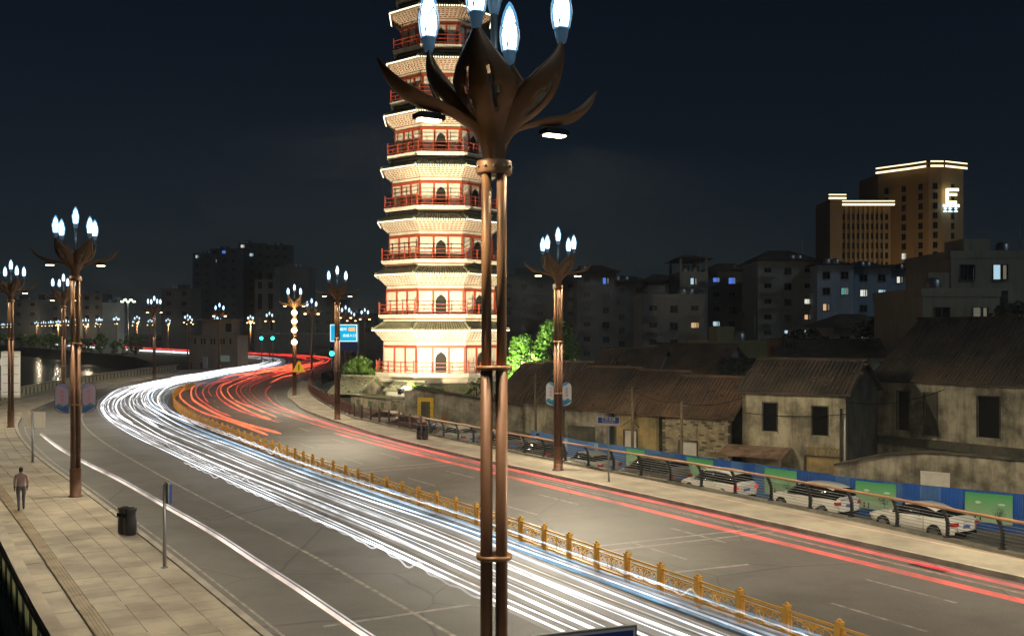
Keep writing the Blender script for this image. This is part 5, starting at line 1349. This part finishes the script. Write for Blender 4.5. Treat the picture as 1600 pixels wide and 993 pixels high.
for c in range(nC):
    x = x0 + 1.0 + (c + .5) * (x1 - x0 - 2) / nC
    for r in range(nR):
        z = H - 6 - r * 4.0
        l = rng.choice(('white', 'cool', 'teal')) if rng.random() < .10 and r > 6 else None
        ob('window', window_mesh(1.7, 2.4, l), w1, (x, 5.9, z))
    sp_ = MB(); sp_.box((0, 0, 0), (.35, .3, .5)); sp_.build('wall_washer', strip_l, w1, (x - (x1 - x0 - 2) / nC / 2, 5.7, H - 2.0))
    MB().box((x - (x1 - x0 - 2) / nC / 2, 5.7, H / 2), (.9, .8, H)).build('pilaster', gold, w1)
# faceted main tower: three front planes
H3 = hz_(262) + 2.3
fp = [(hx(1394) - hx(1400), 16), (hx(1432) - hx(1400), 4), (hx(1448) - hx(1400), -2), (hx(1468) - hx(1400), -2), (hx(1512) - hx(1400), 4), (hx(1512) - hx(1400), 40), (hx(1394) - hx(1400), 40)]
tw = MB().prism(fp, 0, H3).build('wall', gold, hot)
for (ax, ay), (bx, by) in zip(fp[:4], fp[1:5]):
    zt = H3
    d_ = Vector((bx - ax, by - ay, 0)); n_ = Vector((d_.y, -d_.x, 0)).normalized()
    for zz, hh, off, mm in ((zt + .8, 1.8, 1.2, gold), (zt + .1, .8, 2.35, strip_l), (zt + 2.0, .5, 2.35, strip_l)):
        cb_ = MB(); cb_.beam((ax + n_.x * off * .8, ay + n_.y * off * .8, zz), (bx + n_.x * off * .8, by + n_.y * off * .8, zz), hh if mm is gold else .15, hh, up=(0, 0, 1)); cb_.build('cornice' if mm is gold else 'cornice_light', mm, tw)
    ang = math.atan2(d_.y, d_.x); cols = 2 if d_.length > 9 else 1
    if (ax, ay) == fp[3]: cols = 1
    for r in range(14):
        for c in range(cols):
            p = Vector((ax, ay, 0)) + d_ * ((c + .5) / cols) + n_ * .05
            l = ('white' if (r > 6 and rng.random() < .75 and (ax, ay) == fp[0] and c == 1) else 'teal' if (r > 7 and (ax, ay) == fp[3] and rng.random() < .5) else None)
            ob('window', window_mesh(1.8, 2.4, l), tw, (p.x, p.y, H3 - 9 - r * 4.0), ang)
# sign: yellow emblem above white-blue lettering, built as lit bars
sx0 = hx(1481) - hx(1400); sz = hz_(308) + 2.3; yl = glow('sign_yellow', (1.0, .92, .45), 3.2); bl_ = glow('sign_blue_white', (.55, .85, 1.0), 2.4)
em = MB()
em.box((-1.6, 0, 0), (1.0, .5, 6.0)); em.box((.6, 0, 2.6), (4.8, .5, 1.1)); em.box((.4, 0, .6), (3.8, .5, 1.0)); em.box((.2, 0, -2.6), (4.0, .5, 1.2)); em.build('sign_emblem', yl, hot, (sx0, -3.2, sz))
lt_ = MB(); lt_.box((0, 0, 0), (6.6, .5, 1.2))
lt_.build('sign_letter', bl_, hot, (sx0, -3.2, sz - 3.9))
for k, w_ in ((-2.4, 1.4), (-.4, 1.6), (1.9, 1.4)):
    l = MB(); l.box((0, 0, .5), (.3, .4, 2.4)); l.box((0, 0, -.6), (w_, .4, .5)); l.box((0, 0, .5), (w_ * .8, .4, .35)); l.build('sign_letter', bl_, hot, (sx0 + k, -3.2, sz - 5.6))
for px, t in ((1350, 'low roof floodlight washing the hotel wing'), (1440, 'low roof floodlight washing the hotel tower')):
    flood((hx(px), HD - 32, 8), (hx(px) + 3, HD + 5, 45), 14000, t, 80, (1.0, .72, .36))['group'] = 'floodlights aimed at the hotel'

# ------------------------------------------------------------------ left skyline
sk = dict(group='dark tower blocks on the left skyline', bottom=-1, yvis=520)
block(301, 331, 397, 690, 'leftmost dark tower of the skyline cluster with a lit top window', (.07, .07, .075), 'flat', .03, ww=2.4, wh=2.0, pitch=6, cstep=5.5, special=((0, 0, 'cool'),), **sk)
block(328, 372, 390, 700, 'dark tower second from left in the skyline cluster', (.075, .075, .08), 'flat', .03, ww=2.4, wh=2.0, pitch=6, cstep=5.5, special=((0, 1, 'blue'),), **sk)
block(372, 414, 381, 720, 'tallest dark tower in the middle of the skyline cluster', (.07, .07, .075), 'flat', .03, ww=2.4, wh=2.0, pitch=6, cstep=5.5, special=((1, 1, 'cool'),), **sk)
block(412, 452, 384, 700, 'rightmost dark tower of the skyline cluster', (.075, .075, .08), 'flat', .05, ww=2.4, wh=2.0, pitch=6, cstep=5.5, **sk)
block(398, 431, 440, 395, 'lower pale grey slab with ribbed front left of the plain slab', (.20, .19, .165), 'flat', .01, ww=1.6, wh=6.0, pitch=8, cstep=2.6, **sk)
block(430, 482, 420, 402, 'plain pale grey slab building behind the amber floodlights', (.18, .18, .17), 'flat', 0, skip=1.0, **sk)
bl2 = block(160, 184, 476, 350, 'plain whitish slab standing across the river', (.42, .46, .46), 'flat', 0, skip=1.0, depth=6, **sk)
block(18, 62, 470, 520, 'far dim block at the left edge of the skyline', (.10, .10, .10), 'flat', .05, ww=2.2, wh=1.8, pitch=5, cstep=4.5, **sk)
block(60, 112, 462, 540, 'far dim block behind the bannered lamp', (.14, .13, .12), 'flat', .05, ww=2.2, wh=1.8, pitch=5, cstep=4.5, **sk)
block(112, 160, 461, 560, 'far dim block left of the whitish slab', (.09, .09, .09), 'flat', .05, ww=2.2, wh=1.8, pitch=5, cstep=4.5, special=((0, 4, 'teal'),), **sk)
block(252, 300, 453, 470, 'far dim block left of the skyline cluster', (.10, .10, .10), 'flat', .05, ww=2.2, wh=1.8, pitch=4.5, cstep=4.5, **sk)
block(540, 585, 492, 420, 'far dim block between direction sign and pagoda', (.08, .08, .085), 'flat', .06, ww=2.2, wh=1.8, pitch=4.5, cstep=4.5, **sk)
block(486, 540, 470, 520, 'far dim block behind the direction sign', (.07, .07, .075), 'flat', .04, ww=2.2, wh=1.8, pitch=4.5, cstep=4.5, **sk)
# tan block house at the bridge end
t_ = thing('block_house', (-59.2, 203, -.3), 'tan flat-roofed block house at the end of the bridge pavement', 'block house')
MB().box((0, 4, 3.3), (9.6, 8, 6.6)).build('lower_wall', M['tan'], t_); MB().box((.2, 4.5, 8.1), (6.0, 6, 3.4)).build('upper_wall', M['tan'], t_); MB().box((.2, 4.5, 9.9), (7.0, 7, .3)).build('roof_slab', M['tan'], t_)
MB().box((0, 4, 6.7), (9.9, 8.3, .25)).build('string_course', M['tan'], t_)
for k in range(8): MB().box((-3.6 + k * .95 + (.35 if k % 2 else 0), -.02, 5.6), (.28, .06, 1.1)).build('slit_window', M['pane'], t_)
MB().box((2.6, 1.48, 8.3), (1.2, .06, 1.6)).build('window', M['pane'], t_); MB().box((2.2, -.03, 2.2), (2.0, .08, 1.2)).build('notice_panel', emit('panel_green', (.35, .5, .4), .12), t_); MB().box((-1.6, -.04, 1.4), (.9, .08, 2.2)).build('door', M['offwhite'], t_)

# ================================================================== TREES
def leaf_mesh(n, shape, size, seed, mats, name='crown'):
    r = random.Random(seed); mb = MB()
    for _ in range(n):
        p, nrm = shape(r); t = Vector((r.gauss(0, 1), r.gauss(0, 1), r.gauss(0, 1))).normalized(); nn = (nrm + t * .9).normalized(); x = nn.orthogonal().normalized(); x = Matrix.Rotation(r.uniform(0, 6.28), 3, nn) @ x; y = nn.cross(x)
        s = size * r.uniform(.6, 1.3); b = len(mb.v)
        for u_, v_ in ((-.35, -.9), (.35, -.9), (.6, 0), (0, 1.0), (-.6, 0)): mb.v.append(tuple(p + x * (u_ * s) + y * (v_ * s)))
        mb.face(range(b, b + 5), r.randrange(len(mats)))
    return mb.mesh(name, mats)
def clumped(h, rad, clumps, seed, conical=True):
    r = random.Random(seed); C_ = []
    for _ in range(clumps):
        t = r.random() ** .8; z = h * (.18 + .80 * t); rr = rad * ((1 - t) ** .55 if conical else math.sqrt(max(.05, 1 - (2 * t - 1) ** 2))) ; a = r.uniform(0, 6.283); q = rr * math.sqrt(r.uniform(.25, 1)) ; C_.append((Vector((q * math.cos(a), q * math.sin(a), z)), rad * r.uniform(.16, .30)))
    def f(rn):
        c, s = rn.choice(C_); d = Vector((rn.gauss(0, 1), rn.gauss(0, 1), rn.gauss(0, 1))).normalized(); return c + d * s * rn.random() ** .33, (d + Vector((c.x, c.y, 0)).normalized() * .6 + Vector((0, 0, .3))).normalized()
    return f
def trunk_mb(h, r0):
    mb = MB(); mb.tube([(0, 0, 0), (.05, .02, h * .3), (-.04, .05, h * .6), (.02, 0, h * .88)], [r0, r0 * .8, r0 * .5, r0 * .15], 8)
    for k in range(6):
        a = k * 1.1; z = h * (.25 + .09 * k); mb.tube([(0, 0, z), (math.cos(a) * h * .12, math.sin(a) * h * .12, z + h * .08), (math.cos(a) * h * .18, math.sin(a) * h * .18, z + h * .15)], [r0 * .4, r0 * .25, r0 * .08], 5)
    return mb
def tree(p, h, rad, label, mats, n=5000, clumps=60, size=.16, seed=1, conical=True, group=None, cat='tree', name='tree'):
    T = thing(name, p, label, cat, group); trunk_mb(h, h * .03).build('trunk', M['bark'], T)
    ob('crown', leaf_mesh(n, clumped(h, rad, clumps, seed, conical), size, seed, mats), T); return T
LV = [M['leaf'], M['leafb'], M['leafb']]
tp_ = DP(868, 520, 98); tree((tp_.x, 98, -2.0), 10.1, 3.6, 'tall bright green conical tree behind the bannered lamp', LV, 13000, 150, .17, 3, group='floodlit green trees beside the pagoda')
tp_ = DP(815, 520, 97); tree((tp_.x, 97, -2.0), 8.8, 2.3, 'shorter bright green tree just right of the foreground lamp post', LV, 8000, 100, .16, 4, group='floodlit green trees beside the pagoda')
tp_ = DP(838, 550, 94); tree((tp_.x, 94, -2.0), 7.3, 1.5, 'low bright green bush in front of the two green trees', LV, 3500, 60, .15, 5, group='floodlit green trees beside the pagoda')
tp_ = DP(566, 590, 108); tree((tp_.x - .4, 109, -1.2), 5.4, 2.3, 'leafy green bush left of the pagoda behind the gatehouse', [M['leaf'], M['leafb'], M['leaf']], 5200, 60, .16, 6, False)
tp_ = DP(745, 600, 93); tree((tp_.x, 92.5, -2.0), 5.0, 1.1, 'thin sprawling shrub on the court wall by the foreground pole', [M['leaf'], M['leaf']], 420, 26, .16, 7, False, name='shrub', cat='shrub')
# grass growing on the coping
gm2 = MB(); r = random.Random(8)
for _ in range(380):
    s = r.uniform(0, 3.4); p = Vector((-9.0, 88.75, 2.45)) + Vector((.95, -.31, -.11)) * s; hgt = r.uniform(.15, .42); gm2.poly([(p.x - .02, p.y + r.uniform(-.15, .15), p.z), (p.x + .02, p.y, p.z), (p.x + r.uniform(-.15, .15), p.y + r.uniform(-.1, .1), p.z + hgt)])
tag(gm2.build('coping_grass', M['leafb']), 'green grass growing on the court wall coping', 'grass', kind='stuff')
# bare branching shrub before the store room
bs2 = thing('bare_shrub', GP(612, 655, -.7), 'bare leafless shrub before the low pale wall', 'shrub'); r = random.Random(2)
bm2 = MB()
for k in range(9):
    a = r.uniform(.4, 2.7); q = [Vector((0, 0, 0))]
    for j in range(4): q.append(q[-1] + Vector((math.cos(a) * .3, r.uniform(-.1, .1), math.sin(a) * .55))); a += r.uniform(-.5, .5)
    bm2.tube(q, [.05, .035, .025, .015, .006], 5)
bm2.build('branches', M['wire'], bs2)
# dark trees among the roofs on the right
for px, py, d, h, rad, lb in ((1420, 470, 118, 9.5, 3.0, 'dark tree silhouette left of the cream houses'), (1365, 500, 126, 7.0, 3.0, 'dark bushy tree between pale blocks and white house'), (1255, 512, 150, 8.5, 4.0, 'dark tree mass above the blue workshop'), (1150, 560, 100, 5.6, 2.6, 'dark bushy tree before the olive-green building'), (1590, 478, 96, 8.4, 3.2, 'dark tree at the right edge below the cream house')):
    q = DP(px, py, d); tree((q.x, d, q.z - h), h, rad, lb, [M['leafdark'], M['leafdark']], 2600, 40, .3, int(px), False, group='dark trees between the buildings')
# small trees under the lamps across the river
fm = [leaf_mesh(420, clumped(6, 2.2, 22, s, False), .38, s, [M['leaf'], M['leafb']]) for s in (31, 32, 33)]; ft = trunk_mb(6, .16).mesh('trunk', M['bark'])
r = random.Random(77)
for (p, t) in spaced(offset(cut(LL, 322, 735), -8), 11.5):
    T = thing('street_tree', (p.x + r.uniform(-2, 2), p.y + r.uniform(-2, 2), -.2), 'small lit street tree in the row across the river', 'tree', 'street trees across the river', r.uniform(0, 6)); s = r.uniform(.75, 1.15); T.scale = (s, s, s)
    ob('trunk', ft, T); ob('crown', r.choice(fm), T)
# light under that row: real lamps of the row
far_row = [o for o in bpy.data.objects if o.get('group') == 'row of street lamps across the river']
for o in far_row[::3]:
    ld_ = bpy.data.lights.new('lamp_light', 'POINT'); ld_.energy = 2600; ld_.color = (1, .8, .5); ld_.shadow_soft_size = .3; ob('lamp_light', ld_, o, (0, -1.2, 9.6))

# ================================================================== PEOPLE
def person_mesh(seed, cols, lean=0.0):
    """one continuous skinned body: walking pose"""
    J = {'pel': (0, 0, .95, .14), 'wst': (0, 0, 1.10, .125), 'chs': (0, -.02, 1.30, .155), 'nck': (0, -.02, 1.47, .06), 'hd1': (0, -.04, 1.56, .085), 'hd2': (0, -.03, 1.66, .095), 'hd3': (0, -.02, 1.73, .05)}
    E = [('pel', 'wst'), ('wst', 'chs'), ('chs', 'nck'), ('nck', 'hd1'), ('hd1', 'hd2'), ('hd2', 'hd3')]
    for s, n, sw in ((-1, 'l', 1), (1, 'r', -1)):
        J.update({n + 'hip': (s * .10, 0, .90, .10), n + 'kne': (s * .10, -.10 * sw - .03, .50, .065), n + 'ank': (s * .10, .05 - .22 * sw * .8, .09, .042), n + 'toe': (s * .11, -.10 - .22 * sw * .8, .04, .036),
                  n + 'sho': (s * .19, -.01, 1.40, .06), n + 'elb': (s * .235, .07 * sw, 1.13, .05), n + 'wri': (s * .225, .02 * sw - .10, .90, .036), n + 'plm': (s * .225, .02 * sw - .13, .82, .030)})
        E += [('pel', n + 'hip'), (n + 'hip', n + 'kne'), (n + 'kne', n + 'ank'), (n + 'ank', n + 'toe'), ('chs', n + 'sho'), (n + 'sho', n + 'elb'), (n + 'elb', n + 'wri'), (n + 'wri', n + 'plm')]
        for k in range(5):
            a = (k - 2) * .018; J[n + 'f%d' % k] = (s * .225 + (s * -.035 if k == 4 else 0), .02 * sw - .14 + a * 1.0, .745 + (.05 if k == 4 else abs(k - 1) * .008), .009); E.append((n + 'plm', n + 'f%d' % k))
    names = list(J); me = bpy.data.meshes.new('body'); me.from_pydata([J[k][:3] for k in names], [(names.index(a), names.index(b)) for a, b in E], [])
    o = bpy.data.objects.new('body', me); col.objects.link(o); o.modifiers.new('skin', 'SKIN')
    for i, k in enumerate(names): me.skin_vertices[0].data[i].radius = (J[k][3],) * 2
    me.skin_vertices[0].data[0].use_root = True
    o.modifiers.new('sub', 'SUBSURF').levels = 2
    dg = bpy.context.evaluated_depsgraph_get(); m2 = bpy.data.meshes.new_from_object(o.evaluated_get(dg)); col.objects.unlink(o); bpy.data.objects.remove(o)
    skin, top, leg, shoe, hair = cols
    for c in cols: m2.materials.append(c)
    for pl in m2.polygons:
        c = pl.center; z = c.z
        pl.use_smooth = True
        if z > 1.44: pl.material_index = 4 if (z > 1.66 or (c.y > -.0 and z > 1.54)) else 0
        elif z < .10: pl.material_index = 3
        elif abs(c.x) > .185 and z < .885: pl.material_index = 0
        elif z < .97: pl.material_index = 2
        else: pl.material_index = 1
    return m2
skin = mat('skin', (.36, .22, .15), .6); hair = mat('hair', (.015, .012, .01), .6); shoe = mat('shoe', (.03, .03, .03), .6)
def person(p, rz, label, top, leg):
    P_ = thing('person', p, label, 'person', None, rz); b = ob('body', person_mesh(0, [skin, mat('top_cloth', top, .85), mat('trouser_cloth', leg, .85), shoe, hair]), P_)
    f = MB(); 
    for s in (-1, 1): f.lathe([(.001, -.012), (.012, 0), (.001, .012)], 8, (s * .032, -.118, 1.645))
    f.build('eyes', M['black'], P_); n = MB(); n.beam((0, -.115, 1.65), (0, -.140, 1.605), .022, .02); n.beam((-.022, -.117, 1.57), (.022, -.117, 1.57), .012, .01); n.build('nose_and_mouth', skin, P_)
    return P_
person(GP(33, 797, .15), R(-150), 'person in a pinkish brown top walking on the left pavement', (.42, .27, .24), (.10, .10, .11))
person(V2(-61.0 + .2, 194, 0), R(20), 'tiny person in red by the tan block house', (.45, .03, .03), (.05, .04, .05))
person(V2(-58.7, 193.5, 0), R(-30), 'tiny person in blue by the tan block house', (.03, .07, .35), (.04, .04, .06))
# ================================================================== LIGHT TRAILS OF THE TRAFFIC
rng = random.Random(99)
TW = {k: trail_glow('trail_' + k, c, s * .5, True) for k, c, s in (('white', (.96, .96, 1.0), 1.25), ('soft', (.95, .95, 1.0), .6), ('faint', (.95, .88, .80), .3), ('cool', (.72, .88, 1.0), 1.2), ('blue', (.18, .50, .85), .62), ('hot', (1.0, .98, .96), 2.4),
      ('red', (1.0, .045, .035), .85), ('redsoft', (.80, .07, .05), .45), ('orange', (1.0, .16, .05), 1.3), ('kerbred', (.85, .03, .045), 1.0), ('pink', (.85, .22, .18), .35), ('haze', (.95, .90, .85), .12), ('hazeblue', (.25, .55, .80), .2), ('solo', (1.0, .86, .76), 1.0))}
def trail(P, r, m, label, grp, name='headlight_trail', zig=0.0, zseed=0):
    rr = random.Random(zseed); Q = []
    k = len(P)
    for i, p in enumerate(P):
        q = p.copy()
        if zig: q.z += zig * (rr.random() - .4) if rr.random() < .5 else 0
        Q.append(q)
    rad = [r * (0.25 if i in (0, k - 1) else 1) for i in range(k)]
    o = MB().tube(Q, rad, 5, cap=False).build(name, TW[m]); return tag(o, label, 'light trail', grp)
def thin(P, n): return resample(P, n) if len(P) > 2 else P
def wob(P, amp, wl, ph):
    out = []; s = 0
    for i, p in enumerate(P):
        if i: s += (p - P[i - 1]).length
        out.append(p + Vector((amp * math.sin(s / wl + ph), 0, amp * .6 * math.sin(s / wl * 1.7 + ph))))
    return out
ORD = 'first second third fourth fifth sixth seventh eighth ninth tenth eleventh twelfth thirteenth fourteenth fifteenth sixteenth seventeenth eighteenth nineteenth twentieth twenty-first twenty-second twenty-third twenty-fourth twenty-fifth twenty-sixth'.split()
WG = 'white headlight trails bending down the left carriageway'; RG = 'red tail light trails up the right carriageway'
WT = [(.075, .62, .04, 'blue'), (.10, .66, .022, 'cool'), (.15, .62, .04, 'soft'), (.165, .74, .025, 'blue'), (.18, .60, .055, 'blue'), (.20, .66, .035, 'white'), (.235, .64, .035, 'white'),
      (.255, .70, .025, 'blue'), (.27, .62, .022, 'soft'), (.29, .60, .03, 'white'), (.305, .95, .016, 'faint'), (.335, .66, .06, 'soft'), (.36, .8, .016, 'cool'), (.385, .62, .04, 'white'), (.40, .7, .022, 'faint'),
      (.435, .64, .055, 'white'), (.45, .60, .03, 'soft'), (.465, .86, .016, 'cool'), (.485, .62, .03, 'white'), (.50, .6, .02, 'cool'), (.52, .62, .04, 'white'), (.54, .74, .016, 'soft')]
for i, (u, z, r, m) in enumerate(WT):
    y0 = 8 if i % 5 else rng.uniform(9, 16); y1 = rng.choice((236, 262, 330)) if r > .028 else rng.choice((95, 120, 215))
    P = cut(lane(u, z), y0, y1); P = wob(P, .05 + .06 * rng.random(), rng.uniform(7, 14), rng.uniform(0, 6)); P = thin(P, max(20, int(len(P) * .6)))
    trail(P, r * .72, m, ORD[i] + ' headlight trail out from the gold railing, ' + ('blue' if m == 'blue' else 'thin and white' if r < .03 else 'broad and white'), WG)
# crowded glare where the bend tightens
for i in range(16):
    u = .10 + i * .028; P = cut(lane(u, rng.uniform(.55, .95)), rng.uniform(64, 84), rng.uniform(150, 240)); P = wob(P, .12, 9, rng.uniform(0, 6)); trail(thin(P, 46), rng.uniform(.035, .07), rng.choice(('white', 'hot', 'white', 'soft')), 'white headlight trail crowding the tight bend by the median end', 'white headlight trails in the tight bend')
# jittering strands
def jit(u, z, y0, y1, seed, m='soft', r=.026):
    rr = random.Random(seed); P = thin(cut(lane(u, z), y0, y1), 170); n = len(P)
    H = [0.0] * n
    for k in range(3):
        c = rr.randrange(14, n - 14); w = rr.uniform(1.6, 3.5); h = rr.uniform(.06, .22)
        for j in range(n): H[j] += h * math.exp(-((j - c) / w) ** 2) - h * .4 * math.exp(-((j - c - 2.2 * w) / w) ** 2)
    for j in range(n): P[j] = P[j] + Vector((0, 0, H[j] + .025 * math.sin(j * .9 + seed)))
    return trail(P, r, m, ORD[seed - 40] + ' jittering white strand counted from the right along the headlight trails', 'jittering white trails')
for k, (u, y0, y1) in enumerate(((.12, 14, 28), (.12, 36, 64), (.10, 52, 82), (.56, 24, 52), (.49, 40, 66))): jit(u, .75, y0, y1, 40 + k)
# lone trail in the kerb lane
P = [GP(x, y, .65) for x, y in ((640, 1035), (571, 993), (520, 958), (460, 917), (400, 878), (330, 832), (260, 792), (190, 752), (130, 722), (92, 700), (68, 682), (62, 677))]
trail(spline(P, 60), .05, 'solo', 'lone pale trail in the kerb lane beside the left pavement', None)
trail(spline([p + Vector((.05, 0, .09)) for p in P], 60), .018, 'soft', 'thin upper twin of the lone pale trail by the left pavement', None)
# red side
RT = [(-.515, .80, .062, 'red', 9, 66), (-.545, .95, .012, 'redsoft', 9, 120), (-.80, .42, .05, 'kerbred', 9, 130), (-.785, .52, .014, 'redsoft', 9, 125), (-.62, .8, .018, 'redsoft', 44, 150), (-.58, .8, .028, 'red', 52, 160), (-.66, .8, .022, 'red', 62, 180), (-.70, .9, .014, 'redsoft', 50, 140), (-.745, .8, .01, 'pink', 30, 120), (-.90, .9, .012, 'pink', 20, 90)]
RK = sorted(t[0] for t in RT)
for i, (u, z, r, m, y0, y1) in enumerate(RT):
    P = wob(cut(lane(u, z), y0, y1), .04, 11, i); trail(thin(P, max(24, int(len(P) * .6))), r, m, ORD[RK.index(u)] + ' tail light trail from the right kerb, ' + {'red': 'bright red', 'redsoft': 'dull red', 'pink': 'faint pink', 'kerbred': 'deep red'}[m], RG, 'tail_light_trail')
RB = [(-.06, .85, .075, 'orange', 62, 118), (-.14, .85, .085, 'orange', 62.5, 122), (-.18, .95, .05, 'red', 76, 128), (-.24, .8, .045, 'red', 92, 140), (-.36, .85, .06, 'red', 70, 150), (-.40, .9, .07, 'orange', 74, 132), (-.47, .85, .055, 'orange', 76, 150), (-.30, .9, .035, 'red', 98, 160), (-.53, .8, .04, 'red', 82, 190)]
for i, (u, z, r, m, y0, y1) in enumerate(RB):
    P = wob(cut(lane(u, z), y0, y1), .10, 8, i * 2.1); trail(thin(P, 46), r, m, ORD[sorted((-t[0] for t in RB)).index(-u)] + ' tail light trail from the gold railing in the bend, ' + ('orange-red' if m == 'orange' else 'red'), 'red trails sweeping round the bend', 'tail_light_trail')
for i in range(22):
    u = -rng.uniform(.12, .8); y0 = rng.uniform(128, 175); P = wob(cut(lane(u, rng.uniform(.6, 1.2)), y0, y0 + rng.uniform(30, 110)), .15, 7, i)
    trail(thin(P, 30), rng.uniform(.05, .10), rng.choice(('red', 'red', 'orange', 'redsoft')), 'red tail light trail crowding the far junction', 'red trails at the far junction', 'tail_light_trail')
# far road across the river
for u, z, m, r in ((.3, .7, 'cool', .16), (.55, .7, 'white', .2), (.75, .7, 'cool', .14)):
    trail(thin(cut(lane(u, z), 300, 740), 60), r, m, {.3: 'farther', .55: 'middle', .75: 'nearer'}[u] + ' white headlight trail on the far road across the river', 'trails on the far road', 'headlight_trail')
for u, z, m, r in ((-.25, .9, 'red', .18), (-.5, .9, 'redsoft', .2), (-.75, .9, 'red', .16)):
    trail(thin(cut(lane(u, z), 230, 740), 70), r, m, {-.25: 'nearest', -.5: 'middle', -.75: 'farthest'}[u] + ' red tail light trail on the far road across the river', 'trails on the far road', 'tail_light_trail')

for i, (u, r, k) in enumerate(((.17, .16, 'blue'), (.33, .18, 'faint'), (.44, .15, 'faint'), (.51, .12, 'faint'), (.24, .14, 'faint'))):
    P = wob(cut(lane(u, .62), 8, 70), .03, 12, i); o = trail(thin(P, 60), r, k, ORD[i] + ' soft wide glow band among the headlight trails from the gold railing', 'soft glow bands'); o.data.materials[0] = TW['haze' if k == 'faint' else 'hazeblue']

# ================================================================== NIGHT HAZE
hb = MB(); hb.box((0, 1900, 63.0), (5400, 4200, 138.0)); hz = hb.build('haze', None); hz.data.materials.clear()
hm = bpy.data.materials.new('night_haze'); hm.use_nodes = True; nt = hm.node_tree
for n in list(nt.nodes): nt.nodes.remove(n)
pv = nt.nodes.new('ShaderNodeVolumePrincipled'); pv.inputs['Color'].default_value = (.78, .88, .97, 1); pv.inputs['Density'].default_value = .0002; pv.inputs['Anisotropy'].default_value = .35
oo = nt.nodes.new('ShaderNodeOutputMaterial'); nt.links.new(pv.outputs[0], oo.inputs['Volume']); hz.data.materials.append(hm)
hz['kind'] = 'stuff'; hz['label'] = 'thin night haze over road, river and city'; hz['category'] = 'haze'
